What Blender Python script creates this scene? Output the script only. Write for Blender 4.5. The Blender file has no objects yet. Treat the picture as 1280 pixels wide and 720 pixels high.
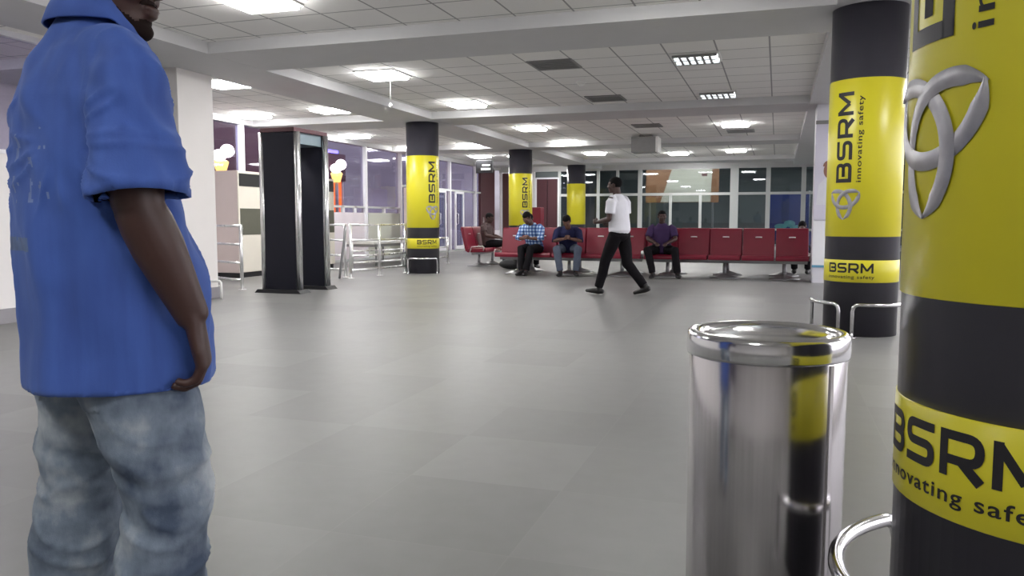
import bpy, bmesh, math, random
from mathutils import Vector, Matrix, noise
random.seed(7)
PI = math.pi
C = bpy.context.scene.collection
R = math.radians

# ------------------------------------------------------------------ helpers
def V(*a): return Vector(a)

class MB:
    """collects shapes into one mesh"""
    def __init__(self):
        self.bm = bmesh.new()
        self.mi = 0
    def _mark(self, faces):
        for f in faces: f.material_index = self.mi
    def face(self, pts):
        f = self.bm.faces.new([self.bm.verts.new(p) for p in pts]); f.material_index = self.mi
        return f
    def box(self, lo, hi, bev=0.0, M=None):
        lo, hi = Vector(lo), Vector(hi)
        c = (lo + hi) / 2; s = hi - lo
        r = bmesh.ops.create_cube(self.bm, size=1.0)
        vs = r['verts']
        for v in vs: v.co = Vector((v.co.x * s.x, v.co.y * s.y, v.co.z * s.z)) + c
        fs = set(f for v in vs for f in v.link_faces)
        if bev > 0:
            es = set(e for v in vs for e in v.link_edges)
            rr = bmesh.ops.bevel(self.bm, geom=list(es), offset=bev, segments=2, profile=0.6, affect='EDGES')
            fs = set(f for f in rr['faces']) | set(f for f in fs if f.is_valid)
            vs = list(set(v for f in fs for v in f.verts))
        self._mark(fs)
        if M is not None:
            for v in vs: v.co = M @ v.co
        return vs
    def prism(self, pts, axis, a, b, bev=0.0):
        """extrude a 2-D outline along an axis ('x','y','z') from a to b"""
        def p3(u, w, t):
            return {'x': (t, u, w), 'y': (u, t, w), 'z': (u, w, t)}[axis]
        A = [self.bm.verts.new(p3(u, w, a)) for u, w in pts]
        B = [self.bm.verts.new(p3(u, w, b)) for u, w in pts]
        n = len(pts); fs = []
        for i in range(n):
            fs.append(self.bm.faces.new((A[i], A[(i + 1) % n], B[(i + 1) % n], B[i])))
        fs.append(self.bm.faces.new(A[::-1])); fs.append(self.bm.faces.new(B))
        self._mark(fs)
        if bev > 0:
            es = set(e for f in fs for e in f.edges)
            bmesh.ops.bevel(self.bm, geom=list(es), offset=bev, segments=2, profile=0.6, affect='EDGES')
    def lathe(self, prof, n=48, center=(0, 0), cap=True):
        """prof: list of (r, z)"""
        rings = []
        for r, z in prof:
            rings.append([self.bm.verts.new((center[0] + r * math.cos(2 * PI * i / n), center[1] + r * math.sin(2 * PI * i / n), z)) for i in range(n)])
        fs = []
        for a, b in zip(rings, rings[1:]):
            for i in range(n):
                fs.append(self.bm.faces.new((a[i], a[(i + 1) % n], b[(i + 1) % n], b[i])))
        if cap:
            fs.append(self.bm.faces.new(rings[0][::-1])); fs.append(self.bm.faces.new(rings[-1]))
        for f in fs: f.smooth = True
        self._mark(fs)
    def tube(self, path, r, n=10, closed=False, cap=True):
        """round tube along path; r may be a list"""
        path = [Vector(p) for p in path]
        N = len(path)
        rs = r if isinstance(r, (list, tuple)) else [r] * N
        tang = []
        for i in range(N):
            a = path[(i - 1) % N] if (closed or i > 0) else path[i]
            b = path[(i + 1) % N] if (closed or i < N - 1) else path[i]
            tang.append((b - a).normalized())
        ref = Vector((0, 0, 1)) if abs(tang[0].z) < 0.9 else Vector((1, 0, 0))
        s = tang[0].cross(ref).normalized()
        rings = []
        for i in range(N):
            s = (s - tang[i] * s.dot(tang[i])).normalized()
            w = tang[i].cross(s)
            rings.append([self.bm.verts.new(path[i] + (s * math.cos(2 * PI * k / n) + w * math.sin(2 * PI * k / n)) * rs[i]) for k in range(n)])
        fs = []
        for i in range(N if closed else N - 1):
            a, b = rings[i], rings[(i + 1) % N]
            for k in range(n):
                fs.append(self.bm.faces.new((a[k], a[(k + 1) % n], b[(k + 1) % n], b[k])))
        if cap and not closed:
            fs.append(self.bm.faces.new(rings[0][::-1])); fs.append(self.bm.faces.new(rings[-1]))
        for f in fs: f.smooth = True
        self._mark(fs)
    def loft(self, pts, rad, side, n=20, dome=True):
        """elliptic tube: pts centres, rad (a along side, b across), side vector(s)"""
        pts = [Vector(p) for p in pts]; N = len(pts)
        sides = side if isinstance(side, list) else [side] * N
        rings = []
        tg = []
        for i in range(N):
            a = pts[max(0, i - 1)]; b = pts[min(N - 1, i + 1)]
            tg.append((b - a).normalized())
        fr = []
        for i in range(N):
            s = Vector(sides[i]); s = (s - tg[i] * s.dot(tg[i])).normalized()
            fr.append((s, tg[i].cross(s)))
        def ring(c, s, w, a, b):
            return [self.bm.verts.new(c + s * (a * math.cos(2 * PI * k / n)) + w * (b * math.sin(2 * PI * k / n))) for k in range(n)]
        def ab(i):
            r = rad[i]
            return r if isinstance(r, (tuple, list)) else (r, r)
        if dome:
            a, b = ab(0); m = min(a, b)
            rings.append(ring(pts[0] - tg[0] * m * 0.55, *fr[0], a * 0.5, b * 0.5))
            rings.append(ring(pts[0] - tg[0] * m * 0.3, *fr[0], a * 0.83, b * 0.83))
        for i in range(N):
            rings.append(ring(pts[i], *fr[i], *ab(i)))
        if dome:
            a, b = ab(N - 1); m = min(a, b)
            rings.append(ring(pts[-1] + tg[-1] * m * 0.3, *fr[-1], a * 0.83, b * 0.83))
            rings.append(ring(pts[-1] + tg[-1] * m * 0.55, *fr[-1], a * 0.5, b * 0.5))
        fs = []
        for p, q in zip(rings, rings[1:]):
            for k in range(n):
                fs.append(self.bm.faces.new((p[k], p[(k + 1) % n], q[(k + 1) % n], q[k])))
        fs.append(self.bm.faces.new(rings[0][::-1])); fs.append(self.bm.faces.new(rings[-1]))
        for f in fs: f.smooth = True
        self._mark(fs)
    def ball(self, c, r, M=None, u=20, v=12):
        """ellipsoid with radii r (tuple) about c, in frame M (3x3)"""
        r = r if isinstance(r, (tuple, list)) else (r, r, r)
        res = bmesh.ops.create_uvsphere(self.bm, u_segments=u, v_segments=v, radius=1.0)
        M3 = M if M is not None else Matrix.Identity(3)
        fs = set()
        for w in res['verts']:
            w.co = Vector(c) + M3 @ Vector((w.co.x * r[0], w.co.y * r[1], w.co.z * r[2]))
            fs.update(w.link_faces)
        for f in fs: f.smooth = True
        self._mark(fs)
        return res['verts']
    def build(self, name, mats, parent=None, smooth=None, recalc=True, weld=False):
        bm = self.bm
        if weld: bmesh.ops.remove_doubles(bm, verts=bm.verts, dist=1e-5)
        if recalc: bmesh.ops.recalc_face_normals(bm, faces=bm.faces)
        if smooth is not None:
            for f in bm.faces: f.smooth = smooth
        me = bpy.data.meshes.new(name)
        bm.to_mesh(me); bm.free()
        for m in (mats if isinstance(mats, (list, tuple)) else [mats]): me.materials.append(m)
        o = bpy.data.objects.new(name, me); C.objects.link(o)
        if parent is not None: o.parent = parent
        return o

def tag(o, label=None, cat=None, group=None, kind=None):
    if label: o['label'] = label
    if cat: o['category'] = cat
    if group: o['group'] = group
    if kind: o['kind'] = kind
    return o
def empty(name, loc=(0, 0, 0), rz=0.0):
    o = bpy.data.objects.new(name, None); C.objects.link(o)
    o.location = loc; o.rotation_euler = (0, 0, rz); o.empty_display_size = 0.1
    return o
def struct(o):
    o['kind'] = 'structure'; return o
def copy_tree(o, parent=None):
    c = o.copy(); C.objects.link(c)
    if parent is not None: c.parent = parent
    for ch in list(o.children): copy_tree(ch, c)
    return c

# ------------------------------------------------------------------ materials
def node_mat(name):
    m = bpy.data.materials.new(name); m.use_nodes = True
    nt = m.node_tree; b = nt.nodes['Principled BSDF']
    return m, nt, b
def mat(name, col, rough=0.5, metal=0.0, var=0.06, scale=12.0, bump=0.0, bscale=60.0, coat=0.0, spec=None):
    """principled surface whose colour drifts a little with a noise texture"""
    m, nt, b = node_mat(name)
    tc = nt.nodes.new('ShaderNodeTexCoord')
    nz = nt.nodes.new('ShaderNodeTexNoise'); nz.inputs['Scale'].default_value = scale; nz.inputs['Detail'].default_value = 4
    nt.links.new(tc.outputs['Object'], nz.inputs['Vector'])
    mx = nt.nodes.new('ShaderNodeMix'); mx.data_type = 'RGBA'
    a = [max(0, c * (1 - var)) for c in col]; d = [min(1, c * (1 + var)) for c in col]
    mx.inputs[6].default_value = (*a, 1); mx.inputs[7].default_value = (*d, 1)
    nt.links.new(nz.outputs['Fac'], mx.inputs[0])
    nt.links.new(mx.outputs[2], b.inputs['Base Color'])
    b.inputs['Roughness'].default_value = rough; b.inputs['Metallic'].default_value = metal
    if coat: b.inputs['Coat Weight'].default_value = coat; b.inputs['Coat Roughness'].default_value = 0.15
    if spec is not None: b.inputs['Specular IOR Level'].default_value = spec
    if bump:
        n2 = nt.nodes.new('ShaderNodeTexNoise'); n2.inputs['Scale'].default_value = bscale; n2.inputs['Detail'].default_value = 5
        nt.links.new(tc.outputs['Object'], n2.inputs['Vector'])
        bp = nt.nodes.new('ShaderNodeBump'); bp.inputs['Strength'].default_value = bump; bp.inputs['Distance'].default_value = 0.01
        nt.links.new(n2.outputs['Fac'], bp.inputs['Height']); nt.links.new(bp.outputs['Normal'], b.inputs['Normal'])
    return m
def emit(name, col, strength):
    m, nt, b = node_mat(name)
    b.inputs['Base Color'].default_value = (*col, 1)
    b.inputs['Emission Color'].default_value = (*col, 1)
    b.inputs['Emission Strength'].default_value = strength
    return m
def glass(name, tint, refl=0.06, rough=0.02, see=1.0):
    """thin sheet of tinted glass: see-through plus a mirror-like sheen"""
    m = bpy.data.materials.new(name); m.use_nodes = True
    nt = m.node_tree; nt.nodes.clear()
    out = nt.nodes.new('ShaderNodeOutputMaterial')
    tr = nt.nodes.new('ShaderNodeBsdfTransparent'); tr.inputs['Color'].default_value = (*tint, 1)
    gl = nt.nodes.new('ShaderNodeBsdfGlossy'); gl.inputs['Roughness'].default_value = rough; gl.inputs['Color'].default_value = (0.9, 0.92, 0.95, 1)
    lw = nt.nodes.new('ShaderNodeLayerWeight'); lw.inputs['Blend'].default_value = 0.5
    pw = nt.nodes.new('ShaderNodeMath'); pw.operation = 'POWER'; pw.inputs[1].default_value = 5.0
    ad = nt.nodes.new('ShaderNodeMath'); ad.operation = 'MULTIPLY_ADD'; ad.inputs[1].default_value = 0.7; ad.inputs[2].default_value = refl
    nt.links.new(lw.outputs['Facing'], pw.inputs[0]); nt.links.new(pw.outputs[0], ad.inputs[0])
    mx = nt.nodes.new('ShaderNodeMixShader')
    nt.links.new(ad.outputs[0], mx.inputs[0])
    nt.links.new(tr.outputs[0], mx.inputs[1]); nt.links.new(gl.outputs[0], mx.inputs[2])
    nt.links.new(mx.outputs[0], out.inputs['Surface'])
    return m

def floor_mat():
    m, nt, b = node_mat('polished_floor_tiles')
    N = nt.nodes.new; L = nt.links.new
    tc = N('ShaderNodeTexCoord')
    off = N('ShaderNodeVectorMath'); off.operation = 'ADD'; off.inputs[1].default_value = (1.41 + 63.9, -2.30 + 63.9, 0)
    L(tc.outputs['Object'], off.inputs[0])
    sn = N('ShaderNodeVectorMath'); sn.operation = 'SNAP'; sn.inputs[1].default_value = (0.639, 0.639, 0.639)
    L(off.outputs[0], sn.inputs[0])
    wn = N('ShaderNodeTexWhiteNoise'); wn.noise_dimensions = '2D'; L(sn.outputs[0], wn.inputs['Vector'])
    n1 = N('ShaderNodeTexNoise'); n1.inputs['Scale'].default_value = 0.55; n1.inputs['Detail'].default_value = 3
    L(tc.outputs['Object'], n1.inputs['Vector'])
    n2 = N('ShaderNodeTexNoise'); n2.inputs['Scale'].default_value = 9; n2.inputs['Detail'].default_value = 6
    L(tc.outputs['Object'], n2.inputs['Vector'])
    a1 = N('ShaderNodeMath'); a1.operation = 'MULTIPLY_ADD'; a1.inputs[1].default_value = 0.24; L(wn.outputs['Value'], a1.inputs[0])
    a2 = N('ShaderNodeMath'); a2.operation = 'MULTIPLY_ADD'; a2.inputs[1].default_value = 0.45; L(n1.outputs['Fac'], a2.inputs[0])
    a3 = N('ShaderNodeMath'); a3.operation = 'MULTIPLY'; a3.inputs[1].default_value = 0.25; L(n2.outputs['Fac'], a3.inputs[0])
    L(a3.outputs[0], a2.inputs[2]); L(a2.outputs[0], a1.inputs[2])
    cr = N('ShaderNodeValToRGB')
    cr.color_ramp.elements[0].position = 0.25; cr.color_ramp.elements[0].color = (0.150, 0.149, 0.146, 1)
    cr.color_ramp.elements[1].position = 0.7; cr.color_ramp.elements[1].color = (0.205, 0.204, 0.199, 1)
    L(a1.outputs[0], cr.inputs[0])
    br = N('ShaderNodeTexBrick'); br.offset = 0; br.squash = 1
    br.inputs['Scale'].default_value = 1; br.inputs['Brick Width'].default_value = 0.639; br.inputs['Row Height'].default_value = 0.639
    br.inputs['Mortar Size'].default_value = 0.0028; br.inputs['Mortar Smooth'].default_value = 0.3
    L(off.outputs[0], br.inputs['Vector'])
    mx = N('ShaderNodeMix'); mx.data_type = 'RGBA'
    mm = N('ShaderNodeMath'); mm.operation = 'MULTIPLY'; mm.inputs[1].default_value = 0.45; L(br.outputs['Fac'], mm.inputs[0])
    L(mm.outputs[0], mx.inputs[0]); L(cr.outputs[0], mx.inputs[6]); mx.inputs[7].default_value = (0.20, 0.198, 0.19, 1)
    L(mx.outputs[2], b.inputs['Base Color'])
    mr = N('ShaderNodeMapRange'); mr.inputs['To Min'].default_value = 0.40; mr.inputs['To Max'].default_value = 0.46
    L(n1.outputs['Fac'], mr.inputs['Value']); L(mr.outputs[0], b.inputs['Roughness'])
    b.inputs['Specular IOR Level'].default_value = 0.5
    return m
def ceiling_mat():
    m, nt, b = node_mat('mineral_ceiling_tiles')
    N = nt.nodes.new; L = nt.links.new
    tc = N('ShaderNodeTexCoord')
    off = N('ShaderNodeVectorMath'); off.operation = 'ADD'; off.inputs[1].default_value = (60.14, 60.1, 0)
    L(tc.outputs['Object'], off.inputs[0])
    br = N('ShaderNodeTexBrick'); br.offset = 0; br.squash = 1
    br.inputs['Scale'].default_value = 1; br.inputs['Brick Width'].default_value = 0.6; br.inputs['Row Height'].default_value = 0.6
    br.inputs['Mortar Size'].default_value = 0.011; br.inputs['Mortar Smooth'].default_value = 0.2
    br.inputs['Color1'].default_value = (0.86, 0.85, 0.83, 1); br.inputs['Color2'].default_value = (0.90, 0.89, 0.87, 1)
    br.inputs['Mortar'].default_value = (0.36, 0.36, 0.36, 1)
    L(off.outputs[0], br.inputs['Vector'])
    nz = N('ShaderNodeTexNoise'); nz.inputs['Scale'].default_value = 90; L(tc.outputs['Object'], nz.inputs['Vector'])
    mx = N('ShaderNodeMix'); mx.data_type = 'RGBA'; mx.blend_type = 'MULTIPLY'; mx.inputs[0].default_value = 0.08
    L(br.outputs['Color'], mx.inputs[6]); L(nz.outputs['Fac'], mx.inputs[7])
    L(mx.outputs[2], b.inputs['Base Color']); b.inputs['Roughness'].default_value = 0.9
    return m
def steel_mat(name, base, rough, aniso=0.0, streak=0.0):
    m, nt, b = node_mat(name)
    N = nt.nodes.new; L = nt.links.new
    tc = N('ShaderNodeTexCoord'); mp = N('ShaderNodeMapping'); mp.inputs['Scale'].default_value = (90, 90, 1.5)
    L(tc.outputs['Object'], mp.inputs['Vector'])
    nz = N('ShaderNodeTexNoise'); nz.inputs['Scale'].default_value = 1.0; nz.inputs['Detail'].default_value = 4; L(mp.outputs[0], nz.inputs['Vector'])
    mr = N('ShaderNodeMapRange'); mr.inputs['To Min'].default_value = max(0.02, rough - 0.07); mr.inputs['To Max'].default_value = rough + 0.07
    L(nz.outputs['Fac'], mr.inputs['Value']); L(mr.outputs[0], b.inputs['Roughness'])
    mx = N('ShaderNodeMix'); mx.data_type = 'RGBA'
    mx.inputs[6].default_value = (*[c * (1 - streak) for c in base], 1); mx.inputs[7].default_value = (*[min(1, c * (1 + streak)) for c in base], 1)
    L(nz.outputs['Fac'], mx.inputs[0]); L(mx.outputs[2], b.inputs['Base Color'])
    b.inputs['Metallic'].default_value = 1.0
    return m

M = {}
M['floor'] = floor_mat()
M['ceiling'] = ceiling_mat()
M['beam'] = mat('painted_beam', (0.60, 0.60, 0.61), 0.8, var=0.04, scale=3)
M['white_wall'] = mat('white_painted_wall', (0.78, 0.76, 0.75), 0.6, var=0.03, scale=2)
M['pillar_white'] = mat('white_pillar_paint', (0.82, 0.79, 0.77), 0.55, var=0.03, scale=3)
M['skirting'] = mat('grey_skirting', (0.30, 0.29, 0.31), 0.4, var=0.12, scale=6)
M['yellow'] = mat('yellow_wrap', (0.64, 0.58, 0.025), 0.32, var=0.03, scale=3)
M['dark_wrap'] = mat('charcoal_wrap', (0.044, 0.042, 0.054), 0.30, var=0.12, scale=9)
M['ink'] = mat('black_print', (0.010, 0.009, 0.012), 0.5, var=0.1)
M['silver_print'] = mat('silver_print', (0.33, 0.325, 0.34), 0.36, metal=0.6, var=0.55, scale=13)
M['steel'] = steel_mat('brushed_steel', (0.64, 0.62, 0.63), 0.17, streak=0.14)
M['bright_steel'] = steel_mat('polished_steel', (0.72, 0.72, 0.73), 0.14, streak=0.05)
M['rail'] = steel_mat('rail_steel', (0.78, 0.78, 0.78), 0.28, streak=0.05)
M['white_frame'] = mat('white_aluminium_frame', (0.80, 0.80, 0.84), 0.4, var=0.03)
M['grey_frame'] = mat('grey_aluminium_frame', (0.55, 0.57, 0.57), 0.45, var=0.04)
M['lilac_panel'] = mat('pale_lilac_laminate', (0.74, 0.68, 0.73), 0.45, var=0.05, scale=1.2)
M['beige_panel'] = mat('beige_laminate', (0.72, 0.68, 0.60), 0.5, var=0.05, scale=3)
M['pink_beige'] = mat('pinkish_beige_laminate', (0.66, 0.56, 0.53), 0.5, var=0.05, scale=3)
M['sage_panel'] = mat('sage_laminate', (0.55, 0.57, 0.50), 0.5, var=0.05, scale=3)
M['black'] = mat('matt_black', (0.012, 0.012, 0.015), 0.5, var=0.2)
M['detector'] = mat('dark_navy_panel', (0.012, 0.0125, 0.022), 0.6, var=0.12, scale=5, spec=.25)
M['olive'] = mat('dark_olive_panel', (0.10, 0.10, 0.075), 0.5, var=0.1)
M['red'] = mat('red_upholstery', (0.19, 0.003, 0.022), 0.42, var=0.08, scale=8)
M['bench_metal'] = mat('bench_grey_metal', (0.30, 0.30, 0.31), 0.35, metal=0.7, var=0.08)
M['maroon'] = mat('maroon_door_paint', (0.075, 0.022, 0.030), 0.5, var=0.1, scale=3)
M['brown'] = mat('brown_door_paint', (0.085, 0.030, 0.028), 0.5, var=0.1, scale=3)
M['board_brown'] = mat('orange_brown_board', (0.17, 0.075, 0.03), 0.6, var=0.1)
M['board_beige'] = mat('beige_board', (0.36, 0.34, 0.28), 0.6, var=0.05)
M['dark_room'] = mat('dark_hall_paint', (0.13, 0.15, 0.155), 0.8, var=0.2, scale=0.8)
M['asphalt'] = mat('asphalt_apron', (0.05, 0.05, 0.06), 0.85, var=0.2, scale=4)
M['concrete'] = mat('pale_concrete_apron', (0.42, 0.41, 0.40), 0.85, var=0.15, scale=2)
M['glass_back'] = glass('grey_window_glass', (0.70, 0.75, 0.77), 0.03)
M['glass_left'] = glass('lilac_window_glass', (0.70, 0.68, 0.78), 0.03)
M['glass_door'] = glass('door_glass', (0.80, 0.83, 0.88), 0.05)
M['lamp'] = emit('ceiling_lamp_tube_light', (1.0, 0.99, 0.97), 18.0)
M['lamp_dim'] = emit('louvred_lamp_light', (0.90, 0.98, 1.0), 4.0)
M['vent'] = mat('vent_grey_metal', (0.27, 0.27, 0.27), 0.6, var=0.1)
M['plastic_white'] = mat('white_plastic', (0.82, 0.82, 0.80), 0.4, var=0.02)
# ------------------------------------------------------------------ camera, sky
H = 1.05; YAW = R(18.3); PITCH = math.atan(85 / 1000)
cam_d = bpy.data.cameras.new('camera'); cam = bpy.data.objects.new('camera', cam_d); C.objects.link(cam)
cam_d.sensor_width = 36; cam_d.lens = 36 * 1000 / 1280; cam_d.clip_end = 300; cam_d.clip_start = 0.05
cam.location = (0, 0, H); cam.rotation_euler = (PI / 2 - PITCH, 0, YAW)
bpy.context.scene.camera = cam
sc = bpy.context.scene
sc.view_settings.view_transform = 'Standard'; sc.view_settings.look = 'None'
sc.view_settings.gamma = 1.0; sc.view_settings.use_curve_mapping = False
sc.view_settings.exposure = 1.55
sc.cycles.use_denoising = True
sc.cycles.max_bounces = 8
w = bpy.data.worlds.new('dusk_sky_added_glow'); sc.world = w; w.use_nodes = True
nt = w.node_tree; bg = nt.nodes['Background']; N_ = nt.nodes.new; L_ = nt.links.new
tc = N_('ShaderNodeTexCoord')
nz = N_('ShaderNodeTexNoise'); nz.inputs['Scale'].default_value = 5; nz.inputs['Detail'].default_value = 5
mp = N_('ShaderNodeMapping'); mp.inputs['Scale'].default_value = (1, 1, 4); L_(tc.outputs['Generated'], mp.inputs[0]); L_(mp.outputs[0], nz.inputs['Vector'])
cr = N_('ShaderNodeValToRGB')
cr.color_ramp.elements[0].position = 0.35; cr.color_ramp.elements[0].color = (0.115, 0.104, 0.118, 1)
cr.color_ramp.elements[1].position = 0.70; cr.color_ramp.elements[1].color = (0.225, 0.215, 0.25, 1)
L_(nz.outputs['Fac'], cr.inputs[0])
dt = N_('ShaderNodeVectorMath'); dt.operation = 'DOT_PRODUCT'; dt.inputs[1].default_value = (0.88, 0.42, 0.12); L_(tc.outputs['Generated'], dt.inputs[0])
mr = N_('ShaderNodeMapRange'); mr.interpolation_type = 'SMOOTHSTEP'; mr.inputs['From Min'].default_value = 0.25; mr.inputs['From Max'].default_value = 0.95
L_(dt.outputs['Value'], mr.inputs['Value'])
mx = N_('ShaderNodeMix'); mx.data_type = 'RGBA'; L_(mr.outputs[0], mx.inputs[0]); L_(cr.outputs[0], mx.inputs[6]); mx.inputs[7].default_value = (1.5, 1.45, 1.55, 1)  # bright glow added on one side to light the hall and column edges
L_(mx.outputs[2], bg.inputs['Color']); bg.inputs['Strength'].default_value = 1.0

# ------------------------------------------------------------------ setting: shell
XL, XR, YB, YF = -10.3, 4.2, 29.6, -6.0
CEIL, BEAM = 3.08, 2.95
b = MB(); b.box((XL - 0.3, YF - 0.2, -0.12), (XR + 0.2, YB + 0.3, 0)); struct(b.build('floor', M['floor']))
b = MB(); b.box((XL - 0.3, YF - 0.2, CEIL), (XR + 0.2, YB + 0.3, CEIL + 0.15)); struct(b.build('ceiling', M['ceiling']))
bw = 0.5
for k, y in enumerate((-4.2, 2.05, 8.35, 14.62, 20.85, 27.1)):
    b = MB(); b.box((XL - 0.1, y - 0.55, BEAM), (XR, y + 0.55, CEIL + 0.01)); o = b.build('trim_%d' % (k + 1), M['beam']); struct(o)
b = MB(); b.box((-7.25, YF, BEAM - 0.002), (-6.25, YB, CEIL + 0.01)); struct(b.build('trim_7', M['beam']))
b = MB(); b.box((0.45, YF, BEAM - 0.002), (1.2, YB, CEIL + 0.01)); struct(b.build('trim_8', M['beam']))
wr = empty('wall_right', (XR, 0, 0)); struct(wr)  # out of view; its long window opening is added to let the glow in
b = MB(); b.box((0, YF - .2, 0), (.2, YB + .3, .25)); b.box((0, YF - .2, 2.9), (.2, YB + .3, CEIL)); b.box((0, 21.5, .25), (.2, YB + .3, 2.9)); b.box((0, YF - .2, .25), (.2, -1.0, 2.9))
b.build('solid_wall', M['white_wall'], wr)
b = MB()
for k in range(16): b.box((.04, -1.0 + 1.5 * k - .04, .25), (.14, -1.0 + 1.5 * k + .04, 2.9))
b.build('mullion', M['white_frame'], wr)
b = MB(); b.box((XL - .3, YF - .2, 0), (XR + .2, YF, CEIL)); struct(b.build('wall_front', M['white_wall']))
# left glazed partition: lower laminate panels, glass above, white mullions
lw = empty('wall_left', (XL, 0, 0)); struct(lw)
b = MB(); b.box((-0.06, 9.0, 0.06), (0.0, 17.2, 1.24)); b.build('lower_panel', M['lilac_panel'], lw)
b = MB(); b.box((-0.06, 17.2, 0.06), (0.0, 19.0, 1.24)); b.build('lower_panel', M['lilac_panel'], lw)
b = MB(); b.box((-0.06, 19.0, 0.06), (0.02, 20.9, 1.24)); b.build('lower_panel', M['sage_panel'], lw)
b = MB(); b.box((-0.07, YF, 0.0), (0.03, YB, 0.06)); b.build('sill', M['grey_frame'], lw)
b = MB()
for y in (9.0, 11.4, 13.75, 16.6, 18.85, 20.9, 22.2, 24.55, 26.9): b.box((-0.08, y - 0.045, 0.06), (0.06, y + 0.045, 3.0))
b.build('mullion', M['white_frame'], lw)
b = MB(); b.box((-0.05, 9.0, 1.36), (0.03, 20.9, 1.41)); b.box((-0.05, 20.9, 2.0), (0.05, 27.4, 2.06)); b.build('transom', M['grey_frame'], lw)
b = MB()
for y in (15.5, 17.7, 18.3, 19.9): b.box((-0.03, y - 0.05, 1.24), (0.03, y + 0.05, 1.4))
b.build('bracket', M['white_frame'], lw)
b = MB(); b.box((-0.035, 9.0, 1.24), (-0.025, 20.9, 3.0)); b.build('glass_pane', M['glass_left'], lw)
b = MB(); b.box((-0.035, 20.9, 0.06), (-0.025, 27.4, 3.0)); b.build('glass_pane', M['glass_left'], lw)
b = MB(); b.box((-0.06, YF, 0.06), (0.0, 9.0, 3.0)); b.build('blank_panel', M['white_wall'], lw)
b = MB(); b.box((-0.15, YF, 2.96), (0.07, YB, 3.085)); b.build('head_rail', M['beam'], lw)
# glazed double door in the left wall
dl = empty('door_1', (XL + 0.03, 23.4, 0)); struct(dl)
for y0, y1 in ((-0.75, 0.0), (0.0, 0.75), (1.5, 2.3)):
    b = MB(); b.box((0, y0 + 0.02, 0.07), (0.05, y0 + 0.09, 2.0)); b.box((0, y1 - 0.09, 0.07), (0.05, y1 - 0.02, 2.0))
    b.box((0, y0 + 0.09, 1.93), (0.05, y1 - 0.09, 2.0)); b.box((0, y0 + 0.09, 0.07), (0.05, y1 - 0.09, 0.19))
    lf = b.build('door_leaf', M['white_frame'], dl)
    b = MB(); b.box((0.02, y0 + 0.09, 0.19), (0.03, y1 - 0.09, 1.93)); b.build('door_pane', M['glass_door'], lf)
    b = MB(); b.tube([(0.05, y0 + 0.14, 0.9), (0.10, y0 + 0.14, 0.93), (0.10, y0 + 0.14, 1.25), (0.05, y0 + 0.14, 1.28)], 0.012); b.build('door_handle', M['rail'], lf)
# brown doors at the far end of the left wall
dd = empty('door_2', (XL, 28.35, 0)); struct(dd)
b = MB(); b.box((-0.06, -0.92, 0.06), (0.03, 0.6, 2.95)); b.build('door_leaf', M['maroon'], dd)
b = MB(); b.box((0.03, -0.72, 0.95), (0.07, -0.68, 1.15)); b.build('door_handle', M['rail'], dd)

# back wall
def xb(px):
    t = (px - 640) / 1000; ca, sa = math.cos(YAW), math.sin(YAW)
    z = YB / (t * sa + ca); return z * (t * ca - sa)
wb = empty('wall_back', (0, YB, 0)); struct(wb)
b = MB(); b.box((XL, 0, 0), (xb(628), 0.12, CEIL)); b.build('end_post', M['white_wall'], wb)
b = MB(); b.box((xb(640.5), 0, 0), (xb(668), 0.12, CEIL)); b.build('wall_panel', M['white_wall'], wb)
b = MB(); b.box((xb(697), -0.02, 0.0), (XR, 0.10, 0.12)); b.build('sill', M['grey_frame'], wb)
b = MB(); b.box((xb(697), 0.03, 0.12), (XR, 0.04, 2.95)); b.build('glass_pane', M['glass_back'], wb)
b = MB()
for p, wd in ((699, .05), (747, .05), (799, .075), (958, .075), (1002, .075), (1040, .06)): b.box((xb(p) - wd, -0.04, 0.1), (xb(p) + wd, 0.08, 3.0))
for p in (837, 874): b.box((xb(p) - .045, -0.03, 0.1), (xb(p) + .045, 0.08, 1.97))
b.box((xb(771) - .05, -0.03, 1.97), (xb(771) + .05, 0.08, 3.0))
b.build('mullion', M['grey_frame'], wb)
b = MB(); b.box((xb(916) - .14, -0.08, 0.0), (xb(916) + .14, 0.1, 3.0)); b.build('wide_post', M['grey_frame'], wb)
b = MB(); b.box((xb(697), -0.03, 1.94), (XR, 0.07, 2.03)); b.box((xb(697), -0.03, 0.68), (XR, 0.07, 0.75)); b.build('transom', M['grey_frame'], wb)
b = MB(); b.box((XL, -0.06, 2.88), (XR, 0.12, CEIL)); b.build('head_rail', M['beam'], wb)
d3 = empty('door_3', (xb(634.5), YB, 0)); struct(d3)
hw = (xb(640.5) - xb(628.5)) / 2
b = MB(); b.box((-hw, -0.03, 0.02), (hw, 0.08, 2.85)); b.build('door_leaf', M['brown'], d3)
b = MB(); b.box((-hw - .05, -0.05, 0.02), (-hw, 0.09, 2.9)); b.box((hw, -0.05, 0.02), (hw + .05, 0.09, 2.9)); b.build('door_frame', M['white_frame'], d3)
d4 = empty('door_4', (xb(684), YB, 0)); struct(d4)
hw = (xb(697) - xb(671)) / 2
b = MB(); b.box((-hw, -0.03, 0.02), (-0.01, 0.08, 2.6)); b.build('door_leaf', M['maroon'], d4)
b = MB(); b.box((0.01, -0.03, 0.02), (hw, 0.08, 2.6)); b.build('door_leaf', M['maroon'], d4)
b = MB(); b.box((-hw - .08, -0.06, 0.02), (-hw, 0.1, 2.65)); b.box((hw, -0.06, 0.02), (hw + .06, 0.1, 2.65)); b.box((-hw, -0.06, 2.6), (hw, 0.1, 2.66)); b.build('door_frame', M['white_frame'], d4)
b = MB(); b.box((-hw, 0.0, 2.66), (hw, 0.08, 2.9)); b.build('transom_panel', M['dark_room'], d4)

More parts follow.
